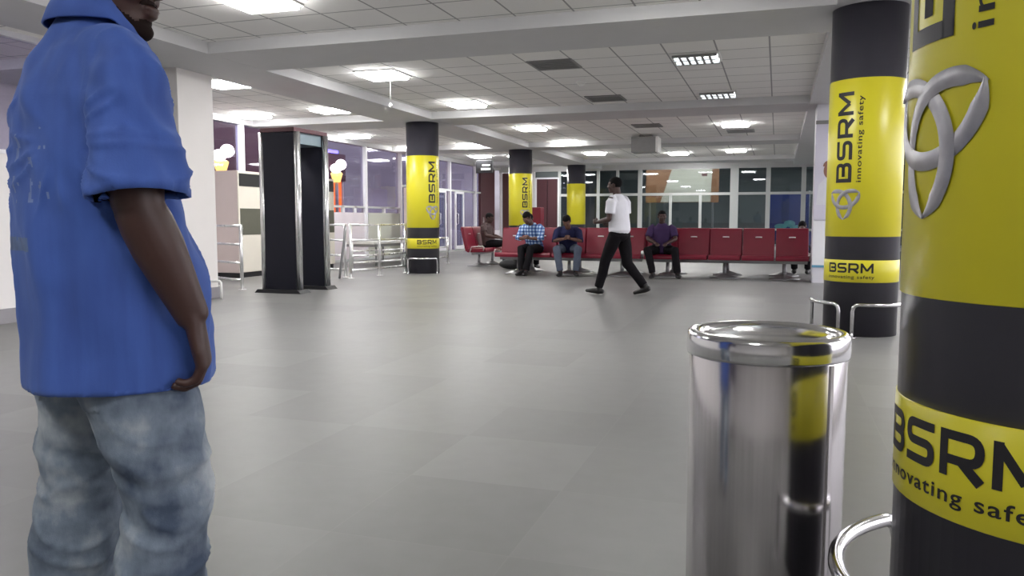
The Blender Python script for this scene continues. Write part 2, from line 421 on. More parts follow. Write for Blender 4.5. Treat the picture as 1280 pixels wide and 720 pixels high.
# dark hall behind the back glazing, apron outside
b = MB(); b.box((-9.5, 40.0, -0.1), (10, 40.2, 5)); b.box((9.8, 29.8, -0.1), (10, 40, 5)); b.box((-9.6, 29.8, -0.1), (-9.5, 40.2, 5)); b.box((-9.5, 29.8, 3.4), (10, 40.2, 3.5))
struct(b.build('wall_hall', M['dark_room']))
b = MB(); b.box((-60, -40, -0.3), (60, 90, -0.15)); struct(b.build('ground', M['concrete']))

# near left partition: white below, dark glass above, ending at the square pillar
XP = -7.45
wp = empty('wall_partition', (XP, 0, 0)); struct(wp)
b = MB(); b.box((-0.12, YF, 0.0), (0.0, 8.34, 1.72)); b.build('lower_panel', M['white_wall'], wp)
b = MB(); b.box((-0.02, YF, 0.0), (0.03, 8.34, 0.15)); b.build('skirting_board', M['skirting'], wp)
b = MB()
b.box((-0.10, YF, 1.72), (0.02, 8.34, 1.76)); b.box((-0.10, YF, 2.90), (0.02, 8.34, 2.955))
for y in (0.6, 2.6, 4.7, 6.8, 8.30): b.box((-0.10, y - .04, 1.76), (0.02, y + .04, 2.90))
b.build('frame', M['white_frame'], wp)
b = MB(); b.box((-0.06, YF, 1.76), (-0.05, 6.8, 2.90)); b.build('glass_pane', M['glass_left'], wp)
b = MB(); b.box((-0.06, 6.84, 1.76), (-0.05, 8.26, 2.90)); b.build('dark_pane', M['black'], wp)
pl = empty('pillar', (-7.50, 8.68, 0)); tag(pl, 'square white pillar at the end of the low white partition behind the man in blue', 'pillar')
b = MB(); b.box((-0.33, -0.33, 0), (0.33, 0.33, BEAM), 0.008); b.build('shaft', M['pillar_white'], pl)
b = MB(); b.box((-0.345, -0.345, 0), (0.345, 0.345, 0.15), 0.004); b.build('skirting_board', M['skirting'], pl)
b = MB(); b.tube([(-7.0, 8.85, 0), (-7.0, 8.85, .22), (-7.02, 8.85, .24), (-7.2, 8.85, .24)], 0.016)
tag(b.build('hoop_rail', M['plastic_white']), 'short white hoop rail at the foot of the square white pillar', 'guard rail')

# ------------------------------------------------------------------ ceiling fittings
def ceiling_light(x, y, label, group, louvre=False, sx=0.6, sy=0.6):
    t = empty('ceiling_light', (x, y, CEIL)); tag(t, label, 'ceiling light', group)
    a, c = sx / 2, sy / 2
    b = MB()
    for lo, hi in (((-a, -c), (a, -c + .03)), ((-a, c - .03), (a, c)), ((-a, -c + .03), (-a + .03, c - .03)), ((a - .03, -c + .03), (a, c - .03))):
        b.box((*lo, -0.018), (*hi, 0.0))
    b.build('frame', M['plastic_white'], t)
    b = MB(); dz = -0.008 if louvre else -0.055; b.box((-a + .03, -c + .03, dz), (a - .03, c - .03, -0.002), 0.0 if louvre else .012); b.build('diffuser', M['lamp_dim' if louvre else 'lamp'], t)
    if louvre:
        b = MB()
        w_ = sx - .06
        for k in range(1, 6):
            xx = -a + .03 + w_ * k / 6; b.box((xx - .014, -c + .03, -0.045), (xx + .014, c - .03, -0.008))
        for yy in (-c + .05, 0, c - .05): b.box((-a + .03, yy - .022, -0.046), (a - .03, yy + .022, -0.008))
        b.build('louvre', M['vent'], t)
    return t
LG = 'square ceiling light panels'
for x, y, lab in (
    (-4.6, 6.45, 'bright ceiling light panel cut by the top edge, near the man in blue'),
    (-5.27, 10.2, 'bright ceiling light panel just above the thin hanging wire sensor'),
    (-5.2, 13.2, 'ceiling light panel next behind the one over the hanging wire sensor'),
    (-5.2, 17.1, 'ceiling light panel above and right of the nearest yellow column of the left row'),
    (-5.2, 20.3, 'small far ceiling light above the second yellow column of the left row'),
    (-5.3, 24.0, 'tiny far ceiling light right of the third yellow column of the left row'),
    (-7.82, 10.1, 'thin ceiling light panel beside the top of the square white pillar'),
    (-9.7, 13.3, 'large bright ceiling light in front of the metal detector top, furthest to the left'),
    (-7.85, 13.1, 'small ceiling light panel above the metal detector gate'),
    (-9.7, 17.3, 'bright ceiling light between the metal detector and the nearest left row column'),
    (-9.75, 20.5, 'ceiling light partly hidden by the nearest left row column'),
    (-7.85, 20.2, 'small round looking ceiling light right of the nearest left row column'),
    (-9.0, 24.0, 'far ceiling light above the glass doors'),
    (-7.85, 24.4, 'far ceiling light beside the dark top of the second left row column'),
    (-7.6, 28.2, 'furthest ceiling light, above the maroon double door'),
    (-0.9, 17.7, 'ceiling light panel behind the second louvred light, left of the nearer far column'),
    (-0.85, 21.0, 'far ceiling light in line behind the two louvred lights'),
    (-1.2, 24.3, 'faint far ceiling light above the big back windows'),
    (-2.9, 24.8, 'faint far ceiling light over the middle of the red seats'),
    (-2.9, 28.3, 'furthest ceiling light close to the top of the back windows'),
): ceiling_light(x, y, lab, LG)
ceiling_light(-1.02, 10.42, 'nearer louvred ceiling light with a dark grid, left of the dark column top', LG, True)
ceiling_light(-0.97, 13.5, 'second louvred ceiling light with a dark grid, behind the nearer one', LG, True)
for x, y in ((-5.0, 3.3), (-8.9, 6.4), (-5.0, -1.0), (-1.0, -1.0), (2.7, -1.0), (-1.0, 6.5), (2.7, 6.4), (2.7, 10.3), (2.7, 13.5), (2.7, 17.5), (2.7, 21.0)):  # out-of-view panels, added to brighten the hall and the nearest column
    ceiling_light(x, y, 'unseen ceiling light panel added to brighten the hall', 'added ceiling lights out of view')
for x, y in ((-6, 30.6), (-4.4, 30.6), (-2.8, 30.6), (-1.0, 30.6), (0.8, 30.6), (3, 30.8), (-1, 37), (-5, 37), (3, 37)):  # hidden panels, added to light the board and hall behind the glass
    t = ceiling_light(x, y, 'unseen ceiling light added to brighten the dim hall behind the back windows', 'added ceiling lights behind the back windows'); t.location.z = 3.4
def vent(x, y, label, dark=False):
    t = empty('ceiling_vent', (x, y, CEIL)); tag(t, label, 'ceiling vent', 'ceiling vents')
    b = MB(); b.box((-.3, -.3, -.006), (.3, .3, 0)); b.build('backing', M['black'] if dark else M['vent'], t)
    b = MB()
    for lo, hi in (((-.3, -.3), (.3, -.27)), ((-.3, .27), (.3, .3)), ((-.3, -.27), (-.27, .27)), ((.27, -.27), (.3, .27))): b.box((*lo, -.016), (*hi, -.006))
    b.build('frame', M['vent'], t)
    for k in range(6):
        yy = -.22 + k * .088
        b = MB(); b.box((-.27, yy - .012, -.016), (.27, yy + .012, -.010)); b.build('slat', M['vent'], t)
vent(-2.82, 10.3, 'grey slatted ceiling vent nearest to the viewer')
vent(-2.78, 13.4, 'dark slatted ceiling vent behind the small dome', True)
vent(-2.72, 17.5, 'dark narrow looking ceiling vent above the hanging box', True)
vent(-3.0, 22.2, 'faint far ceiling vent behind the hanging box')
vent(-0.85, 19.2, 'faint ceiling vent between two far ceiling lights')
t = empty('dome_detector', (-2.80, 11.7, CEIL)); tag(t, 'small white dome smoke detector between two ceiling vents', 'smoke detector')
b = MB(); b.lathe([(0.07, 0), (0.07, -.02), (0.055, -.03)], 24); b.build('base', M['plastic_white'], t)
b = MB(); b.lathe([(0.05, -.03), (0.048, -.045), (0.03, -.065), (0.008, -.07)], 24); b.build('dome', M['plastic_white'], t)
t = empty('hanging_sensor', (-5.33, 10.55, CEIL)); tag(t, 'thin wire with a small white bulb hanging below a bright ceiling light', 'hanging sensor')
b = MB(); b.tube([(0, 0, 0), (0, 0, -.36)], 0.004, 6); b.build('wire', M['vent'], t)
b = MB(); b.ball((0, 0, -.385), (.026, .026, .032)); b.build('bulb', M['plastic_white'], t)
t = empty('hanging_box', (-2.95, 19.5, CEIL)); tag(t, 'grey boxy unit with a white side hanging from the ceiling above the seats', 'hanging box')
b = MB(); b.box((-.42, -.25, -.42), (.16, .25, -.06), .01); b.build('housing', M['vent'], t)
b = MB(); b.box((.16, -.26, -.42), (.22, .26, -.06), .01); b.build('side_cover', M['plastic_white'], t)
for xx in (-.25, .05):
    b = MB(); b.tube([(xx, 0, 0), (xx, 0, -.07)], .012, 8); b.build('hanger_rod', M['vent'], t)
t = empty('hanging_sign', (-8.85, 24.0, BEAM)); tag(t, 'black sign with blurred white lettering hanging in front of the glass doors', 'sign')
b = MB(); b.box((-.28, -.05, -.42), (.28, .05, -.02), .006); b.build('board', M['black'], t)
b = MB(); b.box((-.06, -.056, -.20), (.20, -.05, -.15)); b.box((-.10, -.056, -.33), (.22, -.05, -.26)); b.build('lettering', M['plastic_white'], t)
for xx in (-.2, .2):
    b = MB(); b.tube([(xx, 0, 0.0), (xx, 0, -.03)], .01, 6); b.build('hanger_rod', M['vent'], t)
# ------------------------------------------------------------------ lettering
def rounded(pts, r, closed=False, n=6):
    """polyline with rounded corners -> dense list of 2-D points"""
    out = []; N = len(pts)
    for i, p in enumerate(pts):
        p = Vector((p[0], p[1]))
        if not closed and (i == 0 or i == N - 1): out.append(p); continue
        a = Vector(pts[(i - 1) % N][:2]); c = Vector(pts[(i + 1) % N][:2])
        rr = pts[i][2] if len(pts[i]) > 2 else r
        da, dc = (a - p), (c - p)
        k = min(rr, da.length * .5, dc.length * .5)
        if k < 1e-6: out.append(p); continue
        s, e = p + da.normalized() * k, p + dc.normalized() * k
        for j in range(n + 1):
            t = j / n; out.append((1 - t) ** 2 * s + 2 * t * (1 - t) * p + t * t * e)
    if closed: out.append(out[0])
    d = [out[0]]
    for q in out[1:]:
        L = (q - d[-1]).length; k = max(1, int(L / 0.05))
        s = d[-1].copy()
        for j in range(1, k + 1): d.append(s.lerp(q, j / k))
    return d
def strip(pts, w, closed=False):
    """thick line as quads (list of 4-point faces)"""
    N = len(pts); Lp = []; Rp = []
    for i in range(N):
        if closed: a, c = pts[(i - 1) % (N - 1)], pts[(i + 1) % (N - 1)]
        else: a, c = pts[max(0, i - 1)], pts[min(N - 1, i + 1)]
        p = pts[i]
        d1 = (p - a); d2 = (c - p)
        d1 = d1.normalized() if d1.length > 1e-9 else d2.normalized(); d2 = d2.normalized() if d2.length > 1e-9 else d1
        d = (d1 + d2).normalized(); nrm = Vector((-d.y, d.x))
        m = w / 2 / max(.5, nrm.dot(Vector((-d1.y, d1.x))))
        Lp.append(p + nrm * m); Rp.append(p - nrm * m)
    return [(Lp[i], Lp[i + 1], Rp[i + 1], Rp[i]) for i in range(N - 1)]
def bsrm():
    """the wide square letters B S R M, cap height 1; returns faces, total width"""
    w = .2; h = w / 2; F = []; x = 0.0; W = 1.02
    t, m, bo = 1 - h, .5, h
    # B
    F += strip(rounded([(x, t), (x + W - h, t, .28), (x + W - h, m + .0, .22), (x + .3, m)], .2), w)
    F += strip(rounded([(x + .3, m), (x + W - h + .02, m, .22), (x + W - h + .02, bo, .28), (x, bo)], .2), w)
    F += strip(rounded([(x + h, 0), (x + h, 1)], 0), w)
    x += W + .16
    # S
    F += strip(rounded([(x + W - .02, t), (x + h, t, .3), (x + h, m, .3), (x + W - h, m, .3), (x + W - h, bo, .3), (x + .02, bo)], .2), w)
    x += W + .16
    # R
    F += strip(rounded([(x + h, 0), (x + h, 1)], 0), w)
    F += strip(rounded([(x, t), (x + W - h, t, .3), (x + W - h, .38, .3), (x + .1, .38)], .3), w)
    F += strip(rounded([(x + .52, .38), (x + W - .06, .0)], 0), w * 1.15)
    x += W + .16
    # M
    WM = 1.22
    F += strip(rounded([(x + h, 0), (x + h, 1)], 0), w)
    F += strip(rounded([(x + WM - h, 0), (x + WM - h, 1)], 0), w)
    F += strip(rounded([(x + h, .93), (x + WM / 2, .22)], 0), w)
    F += strip(rounded([(x + WM - h, .93), (x + WM / 2, .22)], 0), w)
    return F, x + WM
def text_faces(body, spacing=1.0):
    cu = bpy.data.curves.new('tagline', 'FONT'); cu.body = body; cu.size = 1.0; cu.space_character = spacing; cu.resolution_u = 4; cu.offset = .012
    o = bpy.data.objects.new('tagline', cu); C.objects.link(o)
    bpy.context.view_layer.update()
    dg = bpy.context.evaluated_depsgraph_get()
    me = bpy.data.meshes.new_from_object(o.evaluated_get(dg))
    fs = [[Vector((me.vertices[i].co.x, me.vertices[i].co.y)) for i in p.vertices] for p in me.polygons]
    bpy.data.objects.remove(o); bpy.data.curves.remove(cu); bpy.data.meshes.remove(me)
    xs = [p.x for f in fs for p in f]
    x0 = min(xs); wd = max(xs) - x0
    return [[Vector((p.x - x0, p.y)) for p in f] for f in fs], wd
BS, BSW = bsrm()
TG, TGW = text_faces('innovating safety', 1.12)

def wrap_faces(faces, fn, beta0, rad, name, m, parent):
    """faces: 2-D polygons; fn maps (x,y)->(u,v); wrapped on a vertical cylinder, v up"""
    bm = bmesh.new()
    for f in faces:
        try: bm.faces.new([bm.verts.new((*fn(p), 0)) for p in f])
        except ValueError: pass
    us = [v.co.x for v in bm.verts]
    k = math.floor(min(us) / .02)
    while k * .02 < max(us):
        bmesh.ops.bisect_plane(bm, geom=bm.verts[:] + bm.edges[:] + bm.faces[:], plane_co=(k * .02, 0, 0), plane_no=(1, 0, 0)); k += 1
    for v in bm.verts:
        be = beta0 - v.co.x / rad
        rr = rad + v.co.z
        v.co = Vector((rr * math.sin(be), rr * math.cos(be), v.co.y))
    for f in bm.faces:
        c = f.calc_center_median()
        f.normal_update()
        if f.normal.x * c.x + f.normal.y * c.y < 0: f.normal_flip()
    me = bpy.data.meshes.new(name); bm.to_mesh(me); bm.free(); me.materials.append(m)
    o = bpy.data.objects.new(name, me); C.objects.link(o); o.parent = parent
    return o
def emblem(parent, beta0, rad, vc, r):
    """three interlaced half-circle ribbons with pointed tips, printed in silver shades"""
    cs = [Vector((r / math.sqrt(3) * math.sin(a), r / math.sqrt(3) * math.cos(a))) for a in (0, 2 * PI / 3, 4 * PI / 3)]
    bm = bmesh.new(); wd = r * .25
    for i, c in enumerate(cs):
        out = math.atan2(-c.x, -c.y)                     # away from this centre through the middle
        n = 60; rows = []
        for j in range(n + 1):
            a = out - PI / 2 + PI * j / n
            d = Vector((math.sin(a), math.cos(a)))
            lift = .0022 + .0015 * math.sin(3 * (a - out))
            tp = min(1, min(j, n - j) / 7.0); tp = .15 + .85 * tp
            row = []
            for k in range(5):
                s = (k / 4 - .5)
                q = c + d * (r + s * wd * tp - .06 * r)
                row.append(bm.verts.new((q.x, vc + q.y, lift + .003 * (1 - (2 * s) ** 2))))
            rows.append(row)
        for p, q in zip(rows, rows[1:]):
            for k in range(4): bm.faces.new((p[k], p[k + 1], q[k + 1], q[k])).smooth = True
    for v in bm.verts:
        be = beta0 - v.co.x / rad; rr = rad + v.co.z
        v.co = Vector((rr * math.sin(be), rr * math.cos(be), v.co.y))
    for f in bm.faces:
        f.normal_update(); c = f.calc_center_median()
        if f.normal.x * c.x + f.normal.y * c.y < 0: f.normal_flip()
    me = bpy.data.meshes.new('emblem'); bm.to_mesh(me); bm.free(); me.materials.append(M['silver_print'])
    o = bpy.data.objects.new('emblem', me); C.objects.link(o); o.parent = parent
    return o

# ------------------------------------------------------------------ columns
RC = 0.32
def column(x, y, label, beta=None, beta_low=None, detail=True):
    t = empty('column', (x, y, 0)); tag(t, label, 'column', 'round columns wrapped in yellow and charcoal')
    N = 72
    b = MB(); b.lathe([(RC, 0), (RC, BEAM - .001)], N); o = b.build('shaft', M['dark_wrap'], t)
    b = MB(); b.lathe([(RC + .001, .90), (RC + .003, .902), (RC + .003, 2.298), (RC + .001, 2.30)], N); b.build('yellow_band', M['yellow'], t)
    b = MB(); b.lathe([(RC + .001, .49), (RC + .003, .492), (RC + .003, .688), (RC + .001, .69)], N); b.build('yellow_band', M['yellow'], t)
    rr = RC + .0045
    if beta is not None:
        s = .155; L = BSW * s
        wrap_faces(BS, lambda p: (-(p[1] * s) + .065, 1.385 + p[0] * s * .80 / L), beta, rr, 'lettering', M['ink'], t)
        s2 = .76 / TGW
        wrap_faces(TG, lambda p: (.145 - p[1] * .062, 1.385 + p[0] * s2), beta, rr, 'tagline', M['ink'], t)
        emblem(t, beta, rr, 1.215, .146)
    if beta_low is not None:
        s = .42 / BSW
        wrap_faces(BS, lambda p: (p[0] * s - .21, .575 + p[1] * .088), beta_low, rr, 'lettering', M['ink'], t)
        s2 = .43 / TGW
        wrap_faces(TG, lambda p: (p[0] * s2 - .21, .525 + p[1] * .042), beta_low, rr, 'tagline', M['ink'], t)
    return t
column(0.572, 1.835, 'nearest big yellow and charcoal column, cut by the right edge of the photo', R(250), R(236))
column(.75, 8.08, 'yellow and charcoal lettered column standing behind the steel bin', R(216), R(204))
column(-6.70, 14.62, 'yellow and charcoal column beside the metal railing, nearest of the left row', R(119), R(140))
column(-6.70, 21.0, 'second yellow column of the left row, behind the seated man in checked shirt', R(138), R(140))
column(-6.70, 27.4, 'furthest and smallest yellow column of the left row, near the maroon door')
def hoops(cx, cy, offs, span, names, rg=.43, h=.30):
    for o_, lab in zip(offs, names):
        a0, a1 = o_ - span / 2, o_ + span / 2
        pt = lambda a, z: (rg * math.sin(a), rg * math.cos(a), z)
        path = [pt(a0, 0.0), pt(a0, h - .06), pt(a0 + .02, h - .025), pt(a0 + .07, h - .004)]
        path += [pt(a0 + .12 + (a1 - a0 - .24) * k / 14, h) for k in range(15)]
        path += [pt(a1 - .07, h - .004), pt(a1 - .02, h - .025), pt(a1, h - .06), pt(a1, 0.0)]
        t = empty('column_guard', (cx, cy, 0)); tag(t, lab, 'guard rail', 'bent tube guards around the columns')
        b = MB(); b.tube(path, .017, 10); b.build('hoop', M['bright_steel'], t)
        for a in (a0, a1):
            b = MB(); p = pt(a, 0); b.lathe([(.038, 0), (.038, .006), (.022, .01)], 16, (p[0], p[1])); b.build('floor_flange', M['bright_steel'], t)
g2 = R(201)
hoops(.75, 8.08, [g2 + R(47), g2 - R(47)], R(78), ['bent steel guard at the foot of the column behind the bin, its left hoop', 'bent steel guard at the foot of the column behind the bin, its right hoop'])
hoops(.572, 1.835, [R(283)], R(80), ['bent steel guard hoop at the foot of the nearest big column, beside the bin'])
g1 = R(150)
hoops(-6.70, 14.62, [R(158)], R(82), ['small bent steel guard in front of the yellow column beside the railing'])
hoops(-6.70, 21.0, [R(158)], R(82), ['small bent steel guard at the second column of the left row'])

# white clad pillar with a poster, behind the lettered column
t = empty('pillar', (1.0, 14.62, 0)); tag(t, 'white clad pillar carrying a portrait poster, half hidden behind the lettered column', 'pillar')
b = MB(); b.box((-.43, -.34, 0), (.43, .34, 2.949), .006); b.build('cladding', mat('lilac_white_cladding', (.70, .69, .76), .5, var=.03, scale=2), t)
b = MB(); b.box((-.435, -.36, 1.05), (.43, -.34, 2.66), .002); po = b.build('poster', mat('poster_lilac', (.66, .64, .76), .4, var=.05, scale=1.5), t)
b = MB(); b.box((-.44, -.365, 2.62), (.44, -.335, 2.68)); b.build('poster_rail', M['vent'], t)
pm = MB(); pm.prism([(-.40, 1.30), (-.05, 1.30), (-.07, 1.62), (-.16, 1.74), (-.27, 1.74), (-.37, 1.63)], 'y', -.3615, -.36); pm.build('printed_figure', mat('poster_pale_shirt', (.72, .72, .80), .5, var=.06), po)
pm = MB(); pm.prism([(-.215 + .085 * math.cos(a), 1.86 + .125 * math.sin(a)) for a in [2 * PI * i / 20 for i in range(20)]], 'y', -.362, -.36)
pm.prism([(-.21 + .10 * math.cos(a), 1.93 + .10 * math.sin(a)) for a in [PI * i / 12 for i in range(13)]], 'y', -.3625, -.362); pm.build('printed_face', mat('poster_brown_face', (.28, .13, .10), .5, var=.3, scale=14), po)
b = MB(); b.box((-.435, -.355, .30), (.43, -.34, 1.04), .002); b.build('white_panel', mat('white_gloss_panel', (.86, .87, .92), .3, var=.02), t)
b = MB(); b.box((-.436, -.356, .26), (.431, -.339, .30)); b.build('blue_stripe', mat('blue_strip', (.12, .33, .50), .4), t)

# ------------------------------------------------------------------ steel bin
t = empty('waste_bin', (.0, 2.24, 0)); tag(t, 'tall round brushed steel waste bin in the foreground beside the nearest column', 'waste bin')
z_ = 2.13; px_ = .685
t.location = (px_ * math.cos(YAW) - z_ * math.sin(YAW), px_ * math.sin(YAW) + z_ * math.cos(YAW), 0)
rb = .205
b = MB(); b.lathe([(rb - .012, .0), (rb - .004, .03), (rb - .002, .69), (rb - .006, .70)], 96); b.build('drum', M['steel'], t)
b = MB(); b.lathe([(rb + .004, .0), (rb + .004, .025), (rb - .004, .03)], 96); b.build('base_ring', M['black'], t)
b = MB(); b.lathe([(rb - .004, .692), (rb + .004, .694), (rb + .0055, .70), (rb + .0045, .742), (rb + .001, .752), (rb - .006, .757), (rb - .02, .756), (rb - .032, .748), (rb - .034, .738)], 96, cap=False); b.build('rim', M['bright_steel'], t)
b = MB(); b.lathe([(rb - .034, .738), (rb - .036, .744), (rb - .06, .752), (.06, .758), (.0, .7585)][:-1], 96); b.build('swing_lid', M['bright_steel'], t)
b = MB(); b.box((-rb - .0015, -.006, .04), (-rb + .004, .006, .69)); b.build('seam', M['steel'], t)
t.rotation_euler.z = R(140)
# ------------------------------------------------------------------ security area
t = empty('metal_detector', (-6.80, 10.04, 0), R(-1)); tag(t, 'tall dark walk-through metal detector gate with silver edges near the pillar', 'metal detector')
def det_panel(y0, x0, x1, htop):
    b = MB(); b.box((x0 + .045, y0 - .03, .03), (x1 - .045, y0 + .03, htop), .004); p = b.build('side_panel', M['detector'], t)
    for xx in (x0, x1):
        b = MB(); b.lathe([(.05, .03), (.05, htop)], 20, (0, 0)); 
        for v in b.bm.verts: v.co.x = v.co.x * .9 + xx + (.045 if xx == x0 else -.045) * .55; v.co.y += y0
        b.build('silver_edge', M['rail'], p)
    b = MB(); b.prism([(x0 - .07, 0), (x1 + .07, 0), (x1 + .02, .05), (x0 - .02, .05)], 'y', y0 - .13, y0 + .13); b.build('foot_plate', M['black'], p)
det_panel(-.10, -.31, .33, 2.30)
det_panel(.62, -.31, .33, 2.30)
b = MB(); b.box((-.27, -.16, 2.30), (.30, .70, 2.36), .008); b.build('header', M['maroon'], t)
b = MB(); b.box((-.24, -.07, 2.14), (.26, .59, 2.30), .004); b.build('control_box', mat('teal_grey_plastic', (.16, .21, .24), .5), t)

def railing(pts, label, heights=(.96, .68, .40, .14), r=.019, post_r=.026):
    t = empty('railing', (*pts[0], 0)); tag(t, label, 'railing', 'tubular steel railings')
    o = Vector((*pts[0], 0)); P = [Vector((*p, 0)) - o for p in pts]
    for p in P:
        b = MB(); b.tube([p, p + V(0, 0, heights[0] + .02)], post_r, 12); b.build('post', M['rail'], t)
        b = MB(); b.lathe([(.06, 0), (.06, .008), (.03, .014)], 16, (p.x, p.y)); b.build('floor_flange', M['rail'], t)
    for h in heights:
        b = MB(); b.tube([p + V(0, 0, h) for p in P], r, 10); b.build('rail', M['rail'], t)
railing([(-7.66, 10.17), (-8.5, 10.62), (-9.6, 11.2)], 'tubular railing between the white pillar and the metal detector')
railing([(-7.28, 12.76), (-7.14, 13.6), (-7.02, 14.46)], 'tubular railing running from behind the metal detector to the first left column')
railing([(-7.5, 12.95), (-8.2, 13.25), (-8.95, 13.6)], 'grey railing going back from the slanted strut towards the glazed wall')
railing([(-8.35, 14.7), (-8.0, 16.3), (-7.6, 18.0)], 'further railing behind the one that meets the first left column', heights=(.62, .40, .16))
t = empty('railing_strut', (-7.45, 12.65, 0)); tag(t, 'slanted grey strut leaning against the railing post beside the metal detector', 'strut')
b = MB(); b.tube([(0, 0, 0), (.05, .0, .35), (.10, .02, .7), (.12, .03, .96)], .024, 10); b.build('bar', M['bench_metal'], t)

def cabinet(x, y, label, w=.62, d=.85, hh=1.94):
    t = empty('screening_cabinet', (x, y, 0), R(0)); tag(t, label, 'cabinet', 'tall beige screening cabinets')
    b = MB(); b.box((-w / 2, -d / 2, .09), (w / 2, d / 2, hh), .01); b.build('housing', M['pink_beige'], t)
    b = MB(); b.box((w / 2 + .001, -d / 2 + .005, .10), (w / 2 + .015, d / 2 - .005, hh - .01), .003); b.build('front_panel', M['beige_panel'], t)
    b = MB(); b.box((w / 2 + .015, -d / 2 + .04, 1.66), (w / 2 + .02, d / 2 - .02, 1.89)); b.build('slot', M['black'], t)
    b = MB(); b.box((w / 2 + .015, -d / 2 + .05, .78), (w / 2 + .02, d / 2 - .02, 1.26)); b.build('dark_window', M['olive'], t)
    b = MB(); b.box((-w / 2 + .02, -d / 2 + .02, 0), (w / 2 - .02, d / 2 - .02, .09)); b.build('plinth', M['black'], t)
cabinet(-9.55, 12.62, 'tall beige cabinet with a black slot seen between the pillar and the metal detector')
cabinet(-9.55, 15.07, 'tall beige cabinet with a black slot seen just right of the metal detector')
cabinet(-9.55, 20.67, 'tall beige cabinet mostly hidden behind the nearest left row column')
t = empty('roller_table', (-9.0, 17.9, 0)); tag(t, 'low pale conveyor table behind the railings, in front of the lilac panels', 'conveyor table')
b = MB(); b.box((-.35, -1.7, .50), (.35, 1.7, .56), .01); b.build('table_top', M['plastic_white'], t)
b = MB(); b.box((-.36, -1.7, .44), (.36, 1.7, .50)); b.build('side_frame', M['bench_metal'], t)
for yy in (-1.5, 0, 1.5):
    for xx in (-.3, .3):
        b = MB(); b.tube([(xx, yy, 0), (xx, yy, .45)], .022, 8); b.build('leg', M['bench_metal'], t)

# lamps and board outside the left glazing
def outdoor_lamp(x, y, h, label, warm):
    t = empty('street_lamp', (x, y, -.15)); tag(t, label, 'lamp', 'lit lamps beyond the glazed wall')
    b = MB(); b.tube([(0, 0, 0), (0, 0, h + .1)], .05, 10); b.build('pole', M['grey_frame'], t)
    b = MB(); b.ball((0.05, -.12, h + .2), (.15, .17, .13)); b.ball((0.05, .16, h + .32), (.15, .16, .15)); b.build('lamp_globe', M['globe'], t)
    b = MB(); b.lathe([(.10, h - .18), (.17, h + .06), (.12, h + .1)], 20); b.build('lamp_shade', warm, t)
M['globe'] = emit('white_globe_light', (1.0, .93, .78), 6.0)
M['warm_glow'] = emit('amber_glass_light', (1.0, .55, .12), 1.6)
M['orange_glow'] = emit('orange_lit_sign', (1.0, .16, .02), .75)
M['blue_tube'] = emit('blue_tube_light', (.12, .10, 1.0), 3.0)
outdoor_lamp(-12.0, 15.3, 2.45, 'twin globed lamp shining through the glass above the beige cabinet left of the gate', M['warm_glow'])
outdoor_lamp(-11.9, 20.15, 2.45, 'twin globed lamp shining through the glass right of the metal detector gate', M['warm_glow'])
t = empty('lit_board', (-12.45, 20.9, -.15)); tag(t, 'brown board with blue tube on top and orange lit lower part outside', 'sign board')
b = MB(); b.box((-.05, -.62, 2.35), (.05, .62, 3.15)); b.build('board', M['maroon'], t)
b = MB(); b.box((.05, -.62, 1.35), (.06, .30, 2.3)); b.box((-.05, -.68, 1.3), (.05, .35, 2.35)); b.build('lit_panel', M['orange_glow'], t)
b = MB(); b.box((-.04, -.5, 3.16), (.06, .2, 3.24)); b.build('blue_tube', M['blue_tube'], t)
for yy in (-.5, .5):
    b = MB(); b.tube([(0, yy, 0), (0, yy, 2.4)], .04, 8); b.build('leg', M['grey_frame'], t)
t = empty('parked_truck', (-15.2, 17.6, -.15)); tag(t, 'dim maroon box truck outside, behind the twin globed lamp near the pillar', 'truck')
b = MB(); b.box((-1.1, -2.2, 1.0), (1.1, 2.2, 3.9), .04); b.build('cargo_box', M['maroon'], t)
b = MB(); b.prism([(2.25, .6), (3.9, .6), (3.9, 1.6), (3.5, 2.5), (2.25, 2.5)], 'x', -1.0, 1.0, .04); b.build('cab', M['grey_frame'], t)
b = MB(); b.box((-.8, -2.1, .75), (.8, 3.6, 1.0)); b.build('chassis', M['black'], t)
for yy in (-1.4, 2.8):
    for xx in (-.9, .9):
        b = MB(); b.lathe([(.2, -.14), (.45, -.14), (.48, -.1), (.48, .1), (.45, .14), (.2, .14)], 28)
        for v in b.bm.verts: x_, y_, z__ = v.co; v.co = (xx + z__, yy + x_, .48 + y_)
        b.build('wheel', M['black'], t)

# ------------------------------------------------------------------ behind the back glass
t = empty('billboard', (xb(842), YB + 2.0, 0)); tag(t, 'brown and beige slanted board seen through the upper back windows', 'board')
b = MB(); b.box((-1.35, -.03, 1.72), (1.42, .03, 3.12)); b.build('panel', M['board_brown'], t)
b = MB(); b.prism([(-.78, 1.74), (1.12, 1.74), (1.16, 3.02), (-.35, 3.02)], 'y', -.045, -.03); b.build('beige_area', M['board_beige'], t)
b = MB(); b.box((.78, -.05, 2.72), (.98, -.045, 2.84)); b.build('mark', M['brown'], t)
for xx in (-1.2, 1.2):
    b = MB(); b.tube([(xx, .07, 0), (xx, .07, 3.0)], .04, 8); b.build('leg', M['bench_metal'], t)
t = empty('blue_banner', (xb(980) + .12, YB + 1.2, 0)); tag(t, 'dark blue banner behind the back windows with pale teal shapes at its foot', 'banner')
b = MB(); b.box((-.70, -.02, .3), (.70, .02, 2.05)); b.build('cloth', mat('deep_blue_print', (.022, .040, .19), .5, var=.3, scale=2), t)
b = MB()
for cx_, cz_, rx_, rz_ in ((-.25, .82, .22, .10), (.05, .92, .2, .12), (.3, .78, .24, .09)): b.prism([(cx_ + rx_ * math.cos(a), cz_ + rz_ * math.sin(a)) for a in [2 * PI * i / 18 for i in range(18)]], 'y', -.024 - .001 * cx_, -.02)
